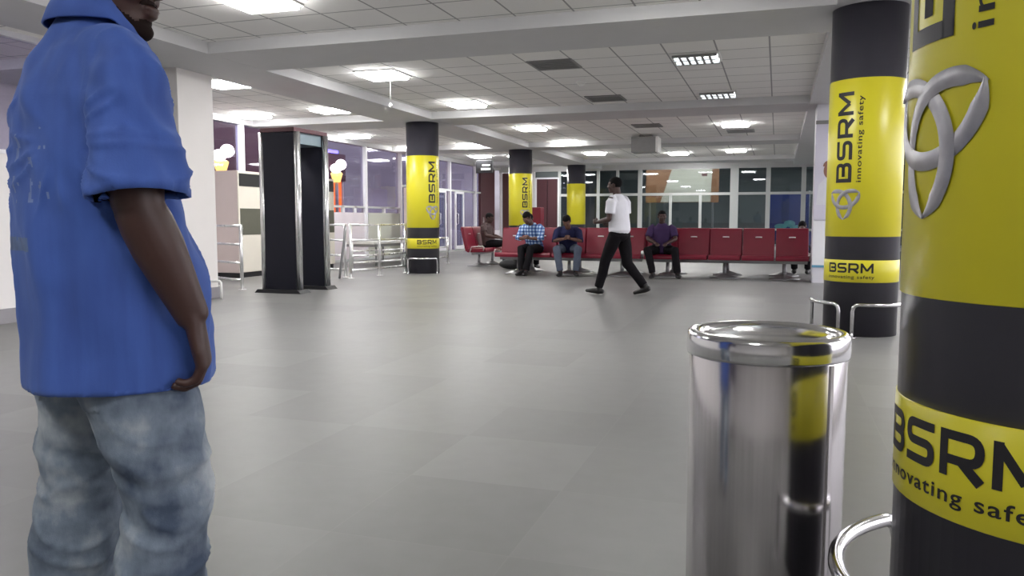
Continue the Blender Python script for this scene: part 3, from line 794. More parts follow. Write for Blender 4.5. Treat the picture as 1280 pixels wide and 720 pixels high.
b.build('printed_shapes', mat('teal_print', (.12, .36, .38), .5, var=.4, scale=9), t)
b = MB(); b.tube([(-.70, 0.03, 0), (-.70, 0.03, 2.1)], .02, 8); b.tube([(.70, 0.03, 0), (.70, 0.03, 2.1)], .02, 8); b.build('stand', M['bench_metal'], t)
t = empty('red_stand', (-6.9, 22.6, 0)); tag(t, 'dark red upright display stand behind the seats, below the third left row column', 'display stand')
b = MB(); b.box((-.36, -.2, .05), (.36, .2, 1.42), .03); b.build('body', M['red'], t)
b = MB(); b.box((-.4, -.24, 0), (.4, .24, .05)); b.build('base', M['black'], t)

# ------------------------------------------------------------------ red bench seating
def make_seat(parent, x):
    """one moulded seat: local +Y is the back, the sitter looks to -Y"""
    s = .275
    prof = [(-.27, .335), (-.275, .39), (-.25, .425), (.16, .405), (.20, .355), (.17, .325)]
    b = MB(); b.prism([(p, q) for p, q in prof], 'x', x - s, x + s, .014); b.build('seat', M['red'], parent, smooth=False)
    prof = [(.15, .41), (.165, .36), (.215, .35), (.335, .86), (.325, .895), (.285, .90), (.262, .875)]
    b = MB(); b.prism(prof, 'x', x - s, x + s, .014); bk = b.build('backrest', M['red'], parent, smooth=False)
    b = MB()
    L = (V(0, .262, .875) - V(0, .15, .41)).normalized(); q = V(0, .15, .41) + L * .335; n_ = V(0, -L.z, L.y)
    for d_ in (-1,):
        p0 = q + n_ * .004
        b.tube([(x - .052, p0.y, p0.z), (x - .04, (p0 + n_ * .012).y, (p0 + n_ * .012).z), (x + .04, (p0 + n_ * .012).y, (p0 + n_ * .012).z), (x + .052, p0.y, p0.z)], .011, 8)
    b.build('grab_handle', M['plastic_white'], bk)
def make_bench(n, name, pitch=.575):
    t = empty('bench_seating', (0, 0, 0))
    W = n * pitch
    b = MB(); b.box((-.26, .0, .27), (W - pitch + .26, .075, .33), .006); b.build('beam', M['bench_metal'], t)
    for i in range(n): make_seat(t, i * pitch)
    for xx in ([.12, W / 2 - pitch / 2, W - pitch - .12] if n > 3 else [.12, W - pitch - .12]):
        b = MB(); b.lathe([(.035, .02), (.032, .28)], 16, (xx, .035)); p = b.build('pedestal', M['bench_metal'], t)
        b = MB(); b.lathe([(.27, 0), (.27, .012), (.20, .03), (.06, .075), (.036, .09)], 32, (xx, .035)); b.build('foot_disc', M['bench_metal'], p)
    for xx in (-pitch / 2, W - pitch / 2):
        b = MB(); b.tube([(xx, .10, .33), (xx, .06, .45), (xx, -.20, .47), (xx, -.24, .44), (xx, -.22, .37)], .014, 8); b.build('end_arm', M['rail'], t)
    return t
BY = 14.98
b1 = make_bench(5, 'a'); b1.location = (-4.95, BY, 0); tag(b1, 'red seats facing the viewer, left half of the row, with the man in checked shirt', 'bench seating', 'red airport bench seating')
b2 = copy_tree(b1); b2.location = (-2.04, BY, 0); tag(b2, 'row of red airport seats facing the viewer, right half ending at the white pillar')
b3 = copy_tree(b1); b3.location = (-4.95 + .575 * 4, BY + .95, 0); b3.rotation_euler.z = PI; tag(b3, 'red seats turned away, back to back behind the left half of the row')
b4 = copy_tree(b1); b4.location = (-2.04 + .575 * 4, BY + .95, 0); b4.rotation_euler.z = PI; tag(b4, 'red seats turned away, back to back behind the right half of the row')
b5 = make_bench(3, 'b'); b5.location = (-6.38, 18.35, 0); b5.rotation_euler.z = PI / 2
b5.location = (-6.42, 17.0, 0); tag(b5, 'short bright red seat row at the left end, turned sideways to the main row', 'bench seating', 'red airport bench seating')
b = MB(); b.ball((0, 0, .11), (.30, .16, .11)); b.ball((.12, 0, .16), (.14, .12, .09)); bag = b.build('travel_bag', M['black']); bag.location = (-5.35, 16.2, 0)
tag(bag, 'black bag lying on the floor under the seats behind the left end', 'bag')
# ------------------------------------------------------------------ people
def remesh(o, vox, smooth_it=4, fac=.5):
    m = o.modifiers.new('r', 'REMESH'); m.mode = 'VOXEL'; m.voxel_size = vox; m.use_smooth_shade = True
    s = o.modifiers.new('s', 'SMOOTH'); s.iterations = smooth_it; s.factor = fac
    bpy.context.view_layer.update()
    dg = bpy.context.evaluated_depsgraph_get()
    me = bpy.data.meshes.new_from_object(o.evaluated_get(dg))
    mats = [x for x in o.data.materials]
    old = o.data; o.modifiers.clear(); o.data = me; bpy.data.meshes.remove(old)
    me.materials.clear()
    for x in mats: me.materials.append(x)
    me.name = o.name
    for p in me.polygons: p.use_smooth = True
    return o
def wrinkle(o, amp, scale, fn=None):
    me = o.data
    nn = [v.normal.copy() for v in me.vertices]
    for v, n in zip(me.vertices, nn):
        p = v.co
        q = Vector((p.x * scale[0], p.y * scale[1], p.z * scale[2]))
        d = noise.noise(q) + .5 * noise.noise(q * 2.3)
        k = fn(p) if fn else 1.0
        v.co = p + n * (amp * k * d)
    me.update()
def frame(fwd, up):
    f = Vector(fwd).normalized(); r = f.cross(Vector(up)).normalized(); u = r.cross(f)
    return Matrix((r, f, u)).transposed()

def add_head(b, c, F, s=1.0):
    """c: point at the chin base on the neck axis; F: columns right, forward, up"""
    P = lambda x, y, z: Vector(c) + F @ Vector((x * s, y * s, z * s))
    E_ = lambda p, r: b.ball(P(*p), tuple(k * s for k in r), F, 24, 16)
    E_((0, -.012, .142), (.075, .096, .085))           # cranium
    E_((0, .030, .085), (.060, .062, .085))            # face
    E_((0, .035, .040), (.050, .052, .040))            # jaw
    E_((0, .070, .016), (.027, .022, .018))            # chin
    for q in (-1, 1):
        E_((q * .036, .005, .045), (.022, .048, .032))  # jaw angle
        E_((q * .034, .070, .085), (.024, .020, .022))  # cheek
        E_((q * .076, -.008, .105), (.008, .020, .032)) # ear
        E_((q * .078, -.012, .122), (.007, .017, .016))
    E_((0, .084, .137), (.052, .016, .012))            # brow
    b.loft([P(0, .086, .130), P(0, .101, .108), P(0, .110, .092)], [.009 * s, .012 * s, .015 * s], F @ Vector((1, 0, 0)), 10)
    for q in (-1, 1): E_((q * .012, .100, .088), (.010, .012, .009))
    E_((0, .094, .058), (.024, .011, .007)); E_((0, .091, .047), (.021, .011, .008))
    # lids
    for q in (-1, 1): E_((q * .031, .077, .116), (.017, .010, .010))
def add_hand(b, w, d, palm, thumb, curl=.5, s=1.0, spread=.06):
    """w wrist, d along the hand, palm: palm normal, thumb: thumb-side direction"""
    d = Vector(d).normalized(); t = Vector(thumb); t = (t - d * t.dot(d)).normalized(); n = d.cross(t)
    if n.dot(Vector(palm)) < 0: n = -n
    w = Vector(w)
    b.loft([w - d * .015 * s, w + d * .018 * s, w + d * .05 * s, w + d * .085 * s], [(.026 * s, .019 * s), (.031 * s, .017 * s), (.039 * s, .0155 * s), (.038 * s, .0135 * s)], t, 16)
    Ls = (.071, .080, .074, .057); off = (.028, .0095, -.0095, -.0275)
    for k in range(4):
        p = w + d * (.086 - (.004 if k in (0, 3) else 0)) * s + t * off[k] * s
        a = 0.0; pts = [p - d * .018 * s, p]; rr = [.0095 * s, .0097 * s]
        side = t * (spread * (1.5 - k))
        for q, fr in enumerate((.45, .32, .25)):
            a += curl * (0.75 if q == 0 else 1.0) * (1 + .08 * k)
            dd = (d * math.cos(a) + n * math.sin(a) + side).normalized()
            pts.append(pts[-1] + dd * Ls[k] * fr * s); rr.append((.0092, .0085, .0075)[q] * s)
        b.loft(pts, rr, t, 10)
    p = w + d * .022 * s + t * .026 * s + n * .006 * s
    d1 = (d * .72 + t * .62 + n * .35).normalized(); d2 = (d * .93 + t * .15 + n * .38).normalized()
    b.loft([p - d1 * .012 * s, p + d1 * .034 * s, p + d1 * .034 * s + d2 * .030 * s, p + d1 * .034 * s + d2 * .052 * s], [.0135 * s, .0115 * s, .0100 * s, .0085 * s], n, 10)

def lerp(a, b, t): return Vector(a).lerp(Vector(b), t)
def limb(b, pts, rad, side=(1, 0, 0)):
    """smooth tapered limb through joints; pts list, rad list, with extra in-betweens"""
    b.loft(pts, rad, Vector(side), 20)

def person(name, label, J, cols, loc, rz, vox=.009, sleeve=.55, group=None, shoe=True):
    """J: joints in the person's own frame (x right, y forward, z up); returns the top object"""
    t = empty(name, loc, rz); tag(t, label, 'person', group)
    Sk, Sh, Tr, Ha, Fo = cols
    pel, che, nek = Vector(J['pelvis']), Vector(J['chest']), Vector(J['neck'])
    HF = frame(J.get('look', (0, 1, 0)), J.get('up', (0, 0, 1)))
    chin = Vector(J['chin'])
    R_ = J.get('across', (1, 0, 0)); R_ = Vector(R_).normalized()
    hs = J.get('hs', .97)
    # skin
    b = MB()
    b.loft([pel, lerp(pel, che, .5), che, lerp(che, nek, .6), nek], [(.135, .095), (.13, .09), (.155, .10), (.13, .075), (.06, .055)], R_, 24)
    b.loft([nek - V(0, 0, .03), lerp(nek, chin, .5) - HF @ V(0, .012, 0), chin + HF @ V(0, -.012, .07)], [(.062, .058), (.055, .056), (.054, .06)], R_, 20)
    add_head(b, chin, HF, hs)
    for q in ('L', 'R'):
        s_, e_, w_ = (Vector(J[k + q]) for k in ('sh', 'el', 'wr'))
        b.loft([lerp(che, s_, .6), s_, lerp(s_, e_, .4), e_ * 1.0], [.048, .050, .046, .037], R_, 16)
        b.loft([e_, lerp(e_, w_, .28), lerp(e_, w_, .7), w_], [.037, .041, .033, (.027, .022)], Vector(J['th' + q]), 16)
        add_hand(b, w_, J['hd' + q], J['pa' + q], J['th' + q], J.get('curl' + q, .5), .97)
        h_, k_, a_ = (Vector(J[k + q]) for k in ('hip', 'kn', 'an'))
        b.loft([h_, lerp(h_, k_, .4), k_], [.075, .066, .048], R_, 16)
        b.loft([k_, lerp(k_, a_, .3), lerp(k_, a_, .75), a_], [.048, .050, .036, .034], R_, 16)
        td = Vector(J['toe' + q])
        b.loft([a_ - V(0, 0, .035) - td * .03, a_ - V(0, 0, .045) + td * .09, a_ - V(0, 0, .052) + td * .16], [(.032, .03), (.036, .026), (.03, .016)], td.cross(V(0, 0, 1)), 14)
    body = remesh(b.build('body', Sk, t), vox, 3)
    # shirt
    bl = J.get('belly', 0)
    b = MB(); hem = Vector(J.get('hem', pel - V(0, 0, .02)))
    b.loft([hem, lerp(hem, che, .45), che, lerp(che, nek, .55), lerp(che, nek, .86)], [(.180, .135 + bl), (.172, .128 + bl), (.190, .130), (.180, .114), (.106, .092)], R_, 28)
    for q in ('L', 'R'):
        s_, e_, w_ = (Vector(J[k + q]) for k in ('sh', 'el', 'wr'))
        if sleeve <= 1: b.loft([lerp(che, s_, .45) + V(0, 0, .045), lerp(che, s_, .82) + V(0, 0, .012), lerp(s_, e_, .18), lerp(s_, e_, sleeve * .6), lerp(s_, e_, sleeve)], [.058, .074, .074, .068, .068], R_, 18, dome=False)
        else: b.loft([lerp(che, s_, .45) + V(0, 0, .045), lerp(che, s_, .82) + V(0, 0, .012), lerp(s_, e_, .18), lerp(s_, e_, .55), e_, lerp(e_, w_, .4), lerp(e_, w_, sleeve - 1)], [.058, .074, .074, .062, .056, .05, .042], R_, 18, dome=False)
    sh = remesh(b.build('shirt', Sh, t), vox, 4)
    wrinkle(sh, .006, (9, 9, 5))
    # trousers
    b = MB()
    b.loft([lerp(pel, che, .12), pel - V(0, 0, .05)], [(.165, .118), (.168, .122)], R_, 24)
    for q in ('L', 'R'):
        h_, k_, a_ = (Vector(J[k + q]) for k in ('hip', 'kn', 'an'))
        b.loft([lerp(h_, pel, .3), h_, lerp(h_, k_, .45), k_, lerp(k_, a_, .5), a_ + (k_ - a_).normalized() * .01], [.105, .102, .092, .076, .068, .062], R_, 18, dome=False)
    tr = remesh(b.build('trousers', Tr, t), vox, 4)
    wrinkle(tr, .006, (10, 10, 7))
    # shoes
    if shoe:
        for q in ('L', 'R'):
            a_ = Vector(J['an' + q]); td = Vector(J['toe' + q]).normalized(); up_ = J.get('sole' + q, (0, 0, 1)); up_ = Vector(up_)
            b = MB()
            b.loft([a_ - up_ * .048 - td * .06, a_ - up_ * .050, a_ - up_ * .055 + td * .10, a_ - up_ * .062 + td * .18], [(.036, .036), (.042, .045), (.046, .036), (.032, .024)], td.cross(up_), 16)
            b.loft([a_ - up_ * .05 - td * .012, a_ + up_ * .015 - td * .012], [.044, .042], td, 14)
            remesh(b.build('shoe', Fo, t), vox * .8, 2)
    # hair
    hair_cap('hair', Ha, t, chin, HF, hs)
    return t
def hair_cap(name, m, parent, chin, HF, s, line=.163):
    b = MB(); vs = b.ball((0, 0, 0), (1, 1, 1), None, 32, 20)
    for v in b.bm.verts:
        p = v.co.copy(); q = Vector((p.x * .075, p.y * .096 - .012, p.z * .085 + .142))
        lim = line if q.y > .03 else (.125 if q.y > -.03 else .075)
        k = 1.065 if q.z > lim else .90
        k *= 1 + .012 * noise.noise(p * 9)
        q = Vector((p.x * .075 * k, p.y * .096 * k - .012, p.z * .085 * k + .142))
        v.co = Vector(chin) + HF @ (q * s)
    return b.build(name, m, parent)

def cloth(name, col, **k): return mat(name, col, k.pop('rough', .8), bump=k.pop('bump', .15), bscale=k.pop('bscale', 220), spec=.12, **k)
M['skin'] = mat('dark_brown_skin', (.048, .020, .016), .5, var=.12, scale=9)
M['skin2'] = mat('brown_skin', (.12, .055, .038), .5, var=.12, scale=9)
M['hair'] = mat('black_hair', (.004, .0035, .004), .7, var=.4, scale=90, spec=.12)
M['shoe'] = mat('black_leather', (.012, .011, .012), .35, var=.2)
M['white_cloth'] = cloth('white_shirt_cotton', (.80, .80, .86), var=.03)
M['black_cloth'] = cloth('black_trouser_cloth', (.008, .007, .009), var=.2)
M['navy_cloth'] = cloth('navy_shirt_cotton', (.020, .022, .065), var=.2)
M['jeans_dim'] = cloth('grey_blue_denim', (.085, .10, .14), var=.25, scale=8)
M['purple_cloth'] = cloth('purple_shirt_cotton', (.050, .028, .082), var=.2)
M['grey_cloth'] = cloth('grey_brown_shirt_cotton', (.085, .060, .060), var=.25)
def check_mat():
    m, nt, bs = node_mat('blue_white_checked_cotton'); N = nt.nodes.new; L = nt.links.new
    tc = N('ShaderNodeTexCoord'); mp = N('ShaderNodeMapping'); mp.inputs['Scale'].default_value = (16, 16, 16); L(tc.outputs['Object'], mp.inputs[0])
    sp = N('ShaderNodeSeparateXYZ'); L(mp.outputs[0], sp.inputs[0])
    f = []
    for ax in ('X', 'Z'):
        fr = N('ShaderNodeMath'); fr.operation = 'FRACT'; L(sp.outputs[ax], fr.inputs[0])
        gt = N('ShaderNodeMath'); gt.operation = 'GREATER_THAN'; gt.inputs[1].default_value = .5; L(fr.outputs[0], gt.inputs[0]); f.append(gt)
    ad = N('ShaderNodeMath'); ad.operation = 'ADD'; L(f[0].outputs[0], ad.inputs[0]); L(f[1].outputs[0], ad.inputs[1])
    hv = N('ShaderNodeMath'); hv.operation = 'MULTIPLY'; hv.inputs[1].default_value = .5; L(ad.outputs[0], hv.inputs[0])
    cr = N('ShaderNodeValToRGB'); cr.color_ramp.interpolation = 'CONSTANT'
    cr.color_ramp.elements[0].color = (.035, .06, .22, 1); cr.color_ramp.elements[1].position = .4; cr.color_ramp.elements[1].color = (.10, .22, .48, 1)
    e = cr.color_ramp.elements.new(.8); e.color = (.55, .66, .82, 1)
    L(hv.outputs[0], cr.inputs[0]); L(cr.outputs[0], bs.inputs['Base Color']); bs.inputs['Roughness'].default_value = .8
    return m
M['check_cloth'] = check_mat()

def seated(lean=.05, head_fwd=.06, look=(0, 1, -.15), kneesep=.14, feet=((-.12, .52), (.12, .50)), hands='lap', turn=0.0, seat=.41, drop=0.0):
    z = seat + .09
    J = dict(pelvis=(0, 0, z), chest=(0, lean * .8, z + .34 - drop * .5), neck=(0, lean + .02, z + .52 - drop), chin=(0, lean + head_fwd, z + .555 - drop), look=look, hem=(0, .01, z - .02))
    for q, s in (('L', -1), ('R', 1)):
        J['sh' + q] = (s * .185, lean * .95, z + .465 - drop * .95)
        J['hip' + q] = (s * .09, .03, z - .0)
        J['kn' + q] = (s * kneesep, .43, z + .01)
        f = feet[0] if s < 0 else feet[1]
        J['an' + q] = (f[0], f[1], .095); J['toe' + q] = (s * .18, 1, 0)
        J['el' + q] = (s * .25, lean + .10, z + .23 - drop * .6)
        if hands == 'lap':
            J['wr' + q] = (s * .11, .30, z + .135); J['hd' + q] = (-s * .35, .9, -.12); J['pa' + q] = (0, -.2, -1); J['th' + q] = (-s, -.2, .1)
        else:
            J['wr' + q] = (s * .06, .36, z + .20); J['hd' + q] = (-s * .5, .75, .25); J['pa' + q] = (-s * .7, 0, .5); J['th' + q] = (-s * .3, .2, .9)
        J['curl' + q] = .45
    return J
SY = 14.93
FACE = PI                                                           # facing the viewer (-Y)
def put(x, y): return (x, y, 0)
person('person', 'person in a blue and white checked shirt and black trousers seated on the red row', seated(.16, .14, (.15, 1, -.75), .10, ((-.06, .55), (.05, .50)), 'phone', drop=.05), (M['skin2'], M['check_cloth'], M['black_cloth'], M['hair'], M['shoe']), put(-4.46, SY), FACE - R(8), sleeve=1.35)
person('person', 'person in a navy shirt and grey jeans leaning forward on the red row', seated(.26, .16, (.2, 1, -.85), .20, ((-.16, .45), (.13, .50)), 'phone', drop=.11), (M['skin2'], M['navy_cloth'], M['jeans_dim'], M['hair'], M['shoe']), put(-3.80, SY), FACE + R(12), sleeve=1.3)
person('person', 'person in a purple shirt with legs apart on the red row', seated(.03, .05, (-.15, 1, -.05), .24, ((-.30, .42), (.14, .48)), drop=.05), (M['skin'], M['purple_cloth'], M['black_cloth'], M['hair'], M['shoe']), put(-2.02, SY), FACE + R(6), sleeve=.8)
person('person', 'person in a grey brown shirt seated sideways on the short red row', seated(-.06, .06, (0, 1, -.35), .10, ((-.09, .42), (.09, .45)), drop=.06), (M['skin'], M['grey_cloth'], M['black_cloth'], M['hair'], M['shoe']), put(-6.40, 17.58), -PI / 2, sleeve=.6)
person('person', 'person with only the dark hair showing above the left end of the red row', seated(.20, .12, (0, 1, -.5), drop=.08), (M['skin'], M['grey_cloth'], M['black_cloth'], M['hair'], M['shoe']), put(-4.98, 16.0), R(6), sleeve=.6)
person('person', 'person with dark hair showing behind the end of the row beside the white pillar', seated(.36, .15, (0, 1, -.9), drop=.22), (M['skin'], M['navy_cloth'], M['black_cloth'], M['hair'], M['shoe']), put(.42, 16.0), R(-4), sleeve=.6)

# the man walking past: left foot forward, pushing off with the right
WJ = dict(pelvis=(0, 0, .87), chest=(0, .015, 1.20), neck=(0, .03, 1.385), chin=(0, .075, 1.425), look=(0, 1, -.05), hem=(0, .0, .90), belly=.012,
    shL=(-.185, .04, 1.335), shR=(.185, .0, 1.335), elL=(-.22, .06, 1.06), elR=(.225, -.01, 1.06), wrL=(-.15, .26, 1.02), wrR=(.17, .20, .99),
    hdL=(.3, .9, .1), hdR=(-.2, .95, 0), paL=(1, 0, 0), paR=(-1, 0, 0), thL=(0, 0, 1), thR=(0, 0, 1), curlL=.7, curlR=.7,
    hipL=(-.09, .02, .84), hipR=(.09, -.02, .84), knL=(-.09, .17, .475), knR=(.10, -.08, .44), anL=(-.09, .27, .10), anR=(.10, -.34, .135),
    toeL=(-.1, 1, .08), toeR=(.1, 1, -.28), soleL=(0, -.08, 1), soleR=(0, .28, .96))
person('person', 'person in a white shirt and black trousers walking past the red seats', WJ, (M['skin'], M['white_cloth'], M['black_cloth'], M['hair'], M['shoe']), (-2.09, 11.10, 0), R(76), sleeve=.72, vox=.008)
# ------------------------------------------------------------------ the man in blue, close to the viewer
MX, MY, TH = -1.349, 1.295, R(31)          # he faces bearing TH to the right of +Y
man = empty('person', (MX, MY, 0), -TH)
tag(man, 'person in a blue short-sleeved work shirt and washed jeans standing in the foreground, back turned', 'person')

def blue_shirt_mat():
    m, nt, bs = node_mat('blue_work_shirt_cotton'); N = nt.nodes.new; L = nt.links.new
    tc = N('ShaderNodeTexCoord')
    nz = N('ShaderNodeTexNoise'); nz.inputs['Scale'].default_value = 5; nz.inputs['Detail'].default_value = 6; L(tc.outputs['Object'], nz.inputs['Vector'])
    mp = N('ShaderNodeMapping'); mp.inputs['Scale'].default_value = (30, 30, 3); L(tc.outputs['Object'], mp.inputs[0])
    st = N('ShaderNodeTexNoise'); st.inputs['Scale'].default_value = 1; st.inputs['Detail'].default_value = 4; L(mp.outputs[0], st.inputs['Vector'])
    ad = N('ShaderNodeMath'); ad.operation = 'MULTIPLY_ADD'; ad.inputs[1].default_value = .5; L(st.outputs['Fac'], ad.inputs[0])
    h = N('ShaderNodeMath'); h.operation = 'MULTIPLY'; h.inputs[1].default_value = .5; L(nz.outputs['Fac'], h.inputs[0]); L(h.outputs[0], ad.inputs[2])
    cr = N('ShaderNodeValToRGB'); cr.color_ramp.elements[0].position = .3; cr.color_ramp.elements[0].color = (.024, .060, .250, 1)
    cr.color_ramp.elements[1].position = .7; cr.color_ramp.elements[1].color = (.046, .108, .400, 1)
    L(ad.outputs[0], cr.inputs[0]); L(cr.outputs[0], bs.inputs['Base Color']); bs.inputs['Roughness'].default_value = .8
    bs.inputs['Sheen Weight'].default_value = .25; bs.inputs['Sheen Tint'].default_value = (.4, .55, 1, 1)
    n2 = N('ShaderNodeTexNoise'); n2.inputs['Scale'].default_value = 320; L(tc.outputs['Object'], n2.inputs['Vector'])
    bp = N('ShaderNodeBump'); bp.inputs['Strength'].default_value = .15; bp.inputs['Distance'].default_value = .002
    L(n2.outputs['Fac'], bp.inputs['Height']); L(bp.outputs[0], bs.inputs['Normal'])
    return m
def denim_mat():
    m, nt, bs = node_mat('washed_denim'); N = nt.nodes.new; L = nt.links.new
    tc = N('ShaderNodeTexCoord')
    mp = N('ShaderNodeMapping'); mp.inputs['Scale'].default_value = (6, 6, 3.2); L(tc.outputs['Object'], mp.inputs[0])
    nz = N('ShaderNodeTexNoise'); nz.inputs['Scale'].default_value = 1; nz.inputs['Detail'].default_value = 7; nz.inputs['Roughness'].default_value = .6; L(mp.outputs[0], nz.inputs['Vector'])
    m2 = N('ShaderNodeMapping'); m2.inputs['Scale'].default_value = (9, 9, 13); L(tc.outputs['Object'], m2.inputs[0])
    cz = N('ShaderNodeTexNoise'); cz.inputs['Scale'].default_value = 1; cz.inputs['Detail'].default_value = 3; L(m2.outputs[0], cz.inputs['Vector'])
    ad = N('ShaderNodeMath'); ad.operation = 'MULTIPLY_ADD'; ad.inputs[1].default_value = .4; L(cz.outputs['Fac'], ad.inputs[0])
    h = N('ShaderNodeMath'); h.operation = 'MULTIPLY'; h.inputs[1].default_value = .6; L(nz.outputs['Fac'], h.inputs[0]); L(h.outputs[0], ad.inputs[2])
    cr = N('ShaderNodeValToRGB'); cr.color_ramp.elements[0].position = .37; cr.color_ramp.elements[0].color = (.040, .060, .100, 1)
    cr.color_ramp.elements[1].position = .66; cr.color_ramp.elements[1].color = (.44, .48, .51, 1)
    e = cr.color_ramp.elements.new(.5); e.color = (.16, .20, .255, 1)
    L(ad.outputs[0], cr.inputs[0]); L(cr.outputs[0], bs.inputs['Base Color']); bs.inputs['Roughness'].default_value = .85
    n2 = N('ShaderNodeTexNoise'); n2.inputs['Scale'].default_value = 350; L(tc.outputs['Object'], n2.inputs['Vector'])
    bp = N('ShaderNodeBump'); bp.inputs['Strength'].default_value = .2; bp.inputs['Distance'].default_value = .002
    L(n2.outputs['Fac'], bp.inputs['Height']); L(bp.outputs[0], bs.inputs['Normal'])
    return m
M['blue_shirt'] = blue_shirt_mat(); M['denim'] = denim_mat()
M['back_print'] = mat('faded_pale_print', (.15, .21, .42), .8, var=.5, scale=40)
M['back_print2'] = mat('faded_olive_print', (.10, .15, .28), .8, var=.5, scale=40)

X1 = V(1, 0, 0)
# head turned further to his right
hd = Vector((math.sin(R(42)), math.cos(R(42)), -.04))
HF = frame(hd, (0, 0, 1)); chin = V(.02, .045, 1.418)
b = MB()
b.loft([V(0, .03, .84), V(0, .02, 1.0), V(0, .01, 1.18), V(0, .0, 1.33), V(0, .03, 1.44)], [(.145, .10), (.14, .10), (.165, .10), (.14, .075), (.06, .056)], X1, 24)
b.loft([V(0, .01, 1.36), V(.0, .03, 1.43), chin + HF @ V(0, -.025, .08)], [(.068, .062), (.060, .060), (.058, .066)], X1, 20)
add_head(b, chin, HF, 1.02)
A = dict(shR=V(.192, .030, 1.335), elR=V(.238, .032, 1.075), wrR=V(.234, .128, .858), shL=V(-.19, .0, 1.335), elL=V(-.235, .03, 1.06), wrL=V(-.215, .15, .84))
for q, s in (('R', 1), ('L', -1)):
    s_, e_, w_ = A['sh' + q], A['el' + q], A['wr' + q]
    b.loft([s_ - V(s * .06, 0, -.005), s_, lerp(s_, e_, .35), lerp(s_, e_, .75), e_], [.046, .054, .056, .052, .046], X1, 20)
    b.loft([e_, lerp(e_, w_, .15), lerp(e_, w_, .35), lerp(e_, w_, .7), w_], [(.045, .046), (.049, .048), (.049, .047), (.040, .037), (.032, .027)], V(0, 1, .5), 20)
    add_hand(b, w_, (-s * .10, .22, -1), (-s * .55, -.85, 0), (-s * .85, .45, .1), .62, 1.12, .02)
LEG = dict(hR=V(.095, .05, .83), kR=V(.130, .10, .475), aR=V(.138, .05, .09), hL=V(-.092, .02, .83), kL=V(-.140, .0, .475), aL=V(-.155, -.05, .09))
for q, s in (('R', 1), ('L', -1)):
    h_, k_, a_ = LEG['h' + q], LEG['k' + q], LEG['a' + q]
    b.loft([h_, lerp(h_, k_, .4), k_], [.08, .07, .05], X1, 18); b.loft([k_, lerp(k_, a_, .3), lerp(k_, a_, .75), a_], [.05, .053, .038, .036], X1, 18)
    b.loft([a_ - V(0, .03, .04), a_ + V(0, .09, -.05), a_ + V(0, .17, -.06)], [(.034, .03), (.038, .026), (.03, .014)], X1, 14)
body = remesh(b.build('body', M['skin'], man), .0045, 4)
hair_cap('hair', M['hair'], man, chin, HF, 1.02)
# eyes
for s in (-1, 1):
    b2 = MB(); b2.ball(chin + HF @ (V(s * .031, .0765, .117) * 1.02), .0115, None, 16, 10); ey = b2.build('eye', M['plastic_white'], man)
    b2 = MB(); b2.ball(chin + HF @ (V(s * .031, .0835, .117) * 1.02), .0062, None, 14, 8); b2.build('iris', M['hair'], ey)

# shirt ---------------------------------------------------------------
b = MB()
b.loft([V(.0, .058, .715), V(.0, .058, .80), V(0, .045, .92), V(0, .02, 1.06), V(0, .010, 1.18), V(0, .008, 1.28), V(0, .012, 1.36), V(0, .026, 1.415), V(0, .036, 1.45)],
       [(.212, .186), (.210, .182), (.204, .170), (.207, .154), (.220, .136), (.213, .122), (.170, .098), (.105, .078), (.078, .070)], X1, 36, dome=False)
SL = {}
for q, s in (('R', 1), ('L', -1)):
    s_, e_ = A['sh' + q], A['el' + q]
    cuff = lerp(s_, e_, .93) + V(s * .005, 0, 0); SL[q] = (cuff, (e_ - s_).normalized())
    b.loft([s_ - V(s * .10, .005, -.035), s_ + V(-s * .02, 0, .012), s_ + V(s * .012, 0, -.03), lerp(s_, e_, .3), lerp(s_, e_, .55), cuff],
           [.060, .068, .074, (.074, .082), (.075, .085), (.078, .088)], X1, 26, dome=False)
sh = remesh(b.build('shirt', M['blue_shirt'], man), .0065, 7)
def fold(p):
    return 1.0
me = sh.data
nn = [v.normal.copy() for v in me.vertices]
for v, n in zip(me.vertices, nn):
    p = v.co.copy()
    d = 0.0
    low = max(0, min(1, (1.25 - p.z) / .3))
    # long soft vertical drapes, growing downwards
    d += .016 * low * noise.noise(V(p.x * 11, p.y * 11, p.z * 1.6))
    d += .009 * noise.noise(V(p.x * 14, p.y * 16, p.z * 9 + 3))
    # pulls running from the shoulder blade to the armpit
    k = noise.noise(V((p.x + p.z * .8) * 15, p.y * 3, (p.z - p.x * .8) * 3 + 8))
    d += .016 * k * max(0, 1 - abs(p.z - 1.22) / .2)
    # sleeve creases
    if abs(p.x) > .20 and p.z > 1.08: d += .009 * noise.noise(V(p.x * 8, (p.y + p.z * .6) * 26, p.z * 5))
    d += .004 * math.sin(p.z * 60 + 4 * noise.noise(p * 6)) * max(0, 1 - abs(p.z - .80) / .08) * max(0, noise.noise(p * 5) + .3)
    rg = lambda t: (1 - 2 * abs(noise.noise(t))) ** 3
    if p.z > 1.02:                                        # creases fanning from the armpit over sleeve and shoulder blade
        ar = V(abs(p.x) - .165, 0, p.z - 1.19); L_ = max(ar.length, 1e-4); u = ar / L_
        fade = max(0, min(1, (L_ - .04) / .06)) * max(0, 1 - L_ / .27) * max(0, min(1, (p.z - 1.03) / .07))
        d += .014 * fade * rg(V(u.x * 2.6 + (9 if p.x < 0 else 0), u.z * 2.6, L_ * 1.5 + p.y * 4))
    if p.z < 1.10: d += .008 * max(0, min(1, (1.10 - p.z) / .12)) * rg(V(p.x * 7 + p.z * 2.5, p.y * 7, p.z * 2.2 + 4))
    v.co = p + n * d
me.update()
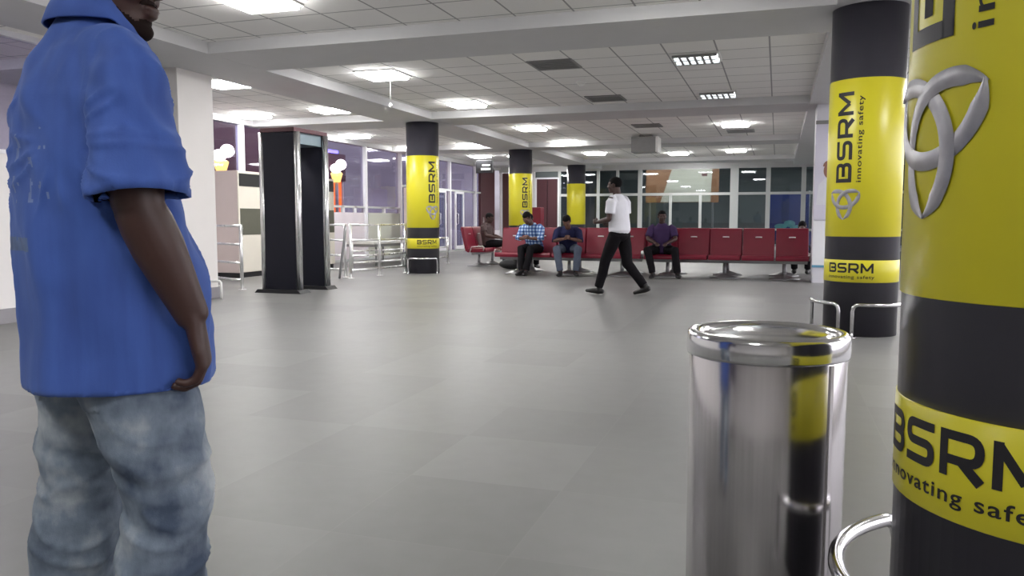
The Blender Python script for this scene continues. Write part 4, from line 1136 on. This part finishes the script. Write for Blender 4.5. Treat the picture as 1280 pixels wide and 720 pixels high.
# open the hem and the cuffs
bm = bmesh.new(); bm.from_mesh(me)
kill = []
for f in bm.faces:
    c = f.calc_center_median()
    if c.z < .722 and f.normal.z < -.55: kill.append(f)
    for q in SL:
        cu, dr = SL[q]
        if abs(c.x - cu.x) < .11 and (c - cu).dot(dr) > -.006 and f.normal.dot(dr) > .5 and abs(c.x) > .13: kill.append(f)
bmesh.ops.delete(bm, geom=list(set(kill)), context='FACES')
for v in bm.verts:
    if v.is_boundary:
        if v.co.z < .76: v.co.z = .716 + .004 * noise.noise(v.co * 8)
        else:
            for q in SL:
                cu, dr = SL[q]
                if (v.co - cu).length < .16: v.co -= dr * ((v.co - cu).dot(dr) - .002)
bm.to_mesh(me); bm.free()
sm = sh.modifiers.new('thick', 'SOLIDIFY'); sm.thickness = .0035; sm.offset = -1
# collar: a folded band around the neck
b = MB(); n = 56; rows = []
for i in range(n + 1):
    a = R(28) + (2 * PI - R(56)) * i / n                         # open at the front
    sx, sy = math.sin(a), math.cos(a)
    front = max(0, sy)
    rise = .034 - .040 * front
    c0 = V(.006, .034, 1.440 + rise * .5 - .055 * front)
    prof = [(.074, .070, -.006), (.070, .066, .030), (.073, .069, .040), (.080, .077, .038), (.094, .090, .012), (.108, .100, -.016 - .012 * front), (.106, .098, -.019 - .012 * front)]
    rows.append([b.bm.verts.new(c0 + V(rx * sx, ry * sy + .01 * front, dz)) for rx, ry, dz in prof])
for p, q in zip(rows, rows[1:]):
    for k in range(len(p) - 1): b.bm.faces.new((p[k], p[k + 1], q[k + 1], q[k])).smooth = True
co = b.build('collar', M['blue_shirt'], man)
sm = co.modifiers.new('thick', 'SOLIDIFY'); sm.thickness = .003
# faded print on the back, lifted off the cloth
def patch(src, name, m, test, lift=.0022):
    s = bmesh.new(); s.from_mesh(src.data); s.normal_update()
    d = bmesh.new(); vm = {}
    for f in s.faces:
        c = f.calc_center_median()
        if test(c, f.normal):
            vs = []
            for v in f.verts:
                if v.index not in vm: vm[v.index] = d.verts.new(v.co + v.normal * lift)
                vs.append(vm[v.index])
            d.faces.new(vs).smooth = True
    s.free()
    me = bpy.data.meshes.new(name); d.to_mesh(me); d.free(); me.materials.append(m)
    o = bpy.data.objects.new(name, me); C.objects.link(o); o.parent = src.parent
    return o
sh.data.materials.append(M['back_print']); sh.data.materials.append(M['back_print2'])
sh.data.update()
for p_ in sh.data.polygons:
    c, n = p_.center, p_.normal
    if n.y < -.15:
        if -.13 < c.x < .10 and .99 < c.z < 1.018 and noise.noise(c * 30) > -.45: p_.material_index = 2
        elif -.17 < c.x < .14 and 1.08 < c.z < 1.22 and noise.noise(V(c.x * 60, c.y * 10, c.z * 34)) > .36: p_.material_index = 1

# jeans ---------------------------------------------------------------
b = MB()
b.loft([V(0, .035, .93), V(0, .03, .86), V(0, .03, .80)], [(.150, .110), (.165, .120), (.170, .128)], X1, 30)
for q, s in (('R', 1), ('L', -1)):
    h_, k_, a_ = LEG['h' + q], LEG['k' + q], LEG['a' + q]
    b.loft([h_ + V(-s * .01, 0, .03), h_ + V(0, -.005, -.06), lerp(h_, k_, .45), lerp(h_, k_, .75), k_, lerp(k_, a_, .35), lerp(k_, a_, .7), a_ + V(0, -.01, -.03)],
           [(.094, .108), (.100, .112), (.096, .104), (.086, .093), (.080, .086), (.080, .086), (.078, .085), (.078, .090)], X1, 26, dome=False)
je = remesh(b.build('jeans', M['denim'], man), .0065, 6)
me = je.data; nn = [v.normal.copy() for v in me.vertices]
for v, n in zip(me.vertices, nn):
    p = v.co.copy()
    d = .007 * noise.noise(V(p.x * 9, p.y * 9, p.z * 7))
    kn = max(0, 1 - abs(p.z - .50) / .20)
    d += .010 * kn * noise.noise(V(p.x * 5 + p.z * 7, p.y * 5, p.z * 24 + p.x * 12))
    d += .006 * noise.noise(V(p.x * 12, p.y * 12, p.z * 16 + 5)) * max(0, 1 - abs(p.z - .75) / .15)
    d += .009 * (1 - 2 * abs(noise.noise(V(p.x * 4 + 20, p.y * 5, p.z * 13 + p.x * 9)))) ** 3 * max(0, min(1, (.70 - p.z) / .12))
    lo = max(0, (.35 - p.z) / .3)
    d += .008 * lo * noise.noise(V(p.x * 4, p.y * 4, p.z * 30))
    v.co = p + n * d
me.update()
for s in (1, -1):
    pk = patch(je, 'back_pocket', M['denim'], lambda c, n: n.y < -.25 and .025 < s * c.x < .155 and .675 + .12 * abs(s * c.x - .09) < c.z < .74, .003)
    pk.parent = je
for q in ('R', 'L'):
    a_ = LEG['a' + q]; b = MB()
    b.loft([a_ + V(0, -.06, -.045), a_ + V(0, 0, -.045), a_ + V(0, .11, -.05), a_ + V(0, .19, -.06)], [(.038, .04), (.043, .045), (.047, .037), (.033, .024)], X1, 16)
    remesh(b.build('shoe', M['shoe'], man), .006, 2)

def in_head(c): return HF.transposed() @ (c - chin) / 1.02
def is_beard(c, n):
    q = in_head(c)
    if not (-.012 < q.z < .085 and abs(q.x) < .085 and -.03 < q.y < .12): return False
    top = .030 + .045 * max(0, min(1, (.075 - q.y) / .06))
    if q.y > .078 and abs(q.x) < .03: return (q.z < .037 or .064 < q.z < .076) and n.z < .9
    return q.z < top and q.y > .0 + .0 * q.z and (q.z > .0 or q.y > .03)
M['beard'] = mat('short_dark_stubble', (.014, .008, .007), .8, var=.4, scale=120, spec=.1)
bd = patch(body, 'beard', M['beard'], is_beard, .0016)
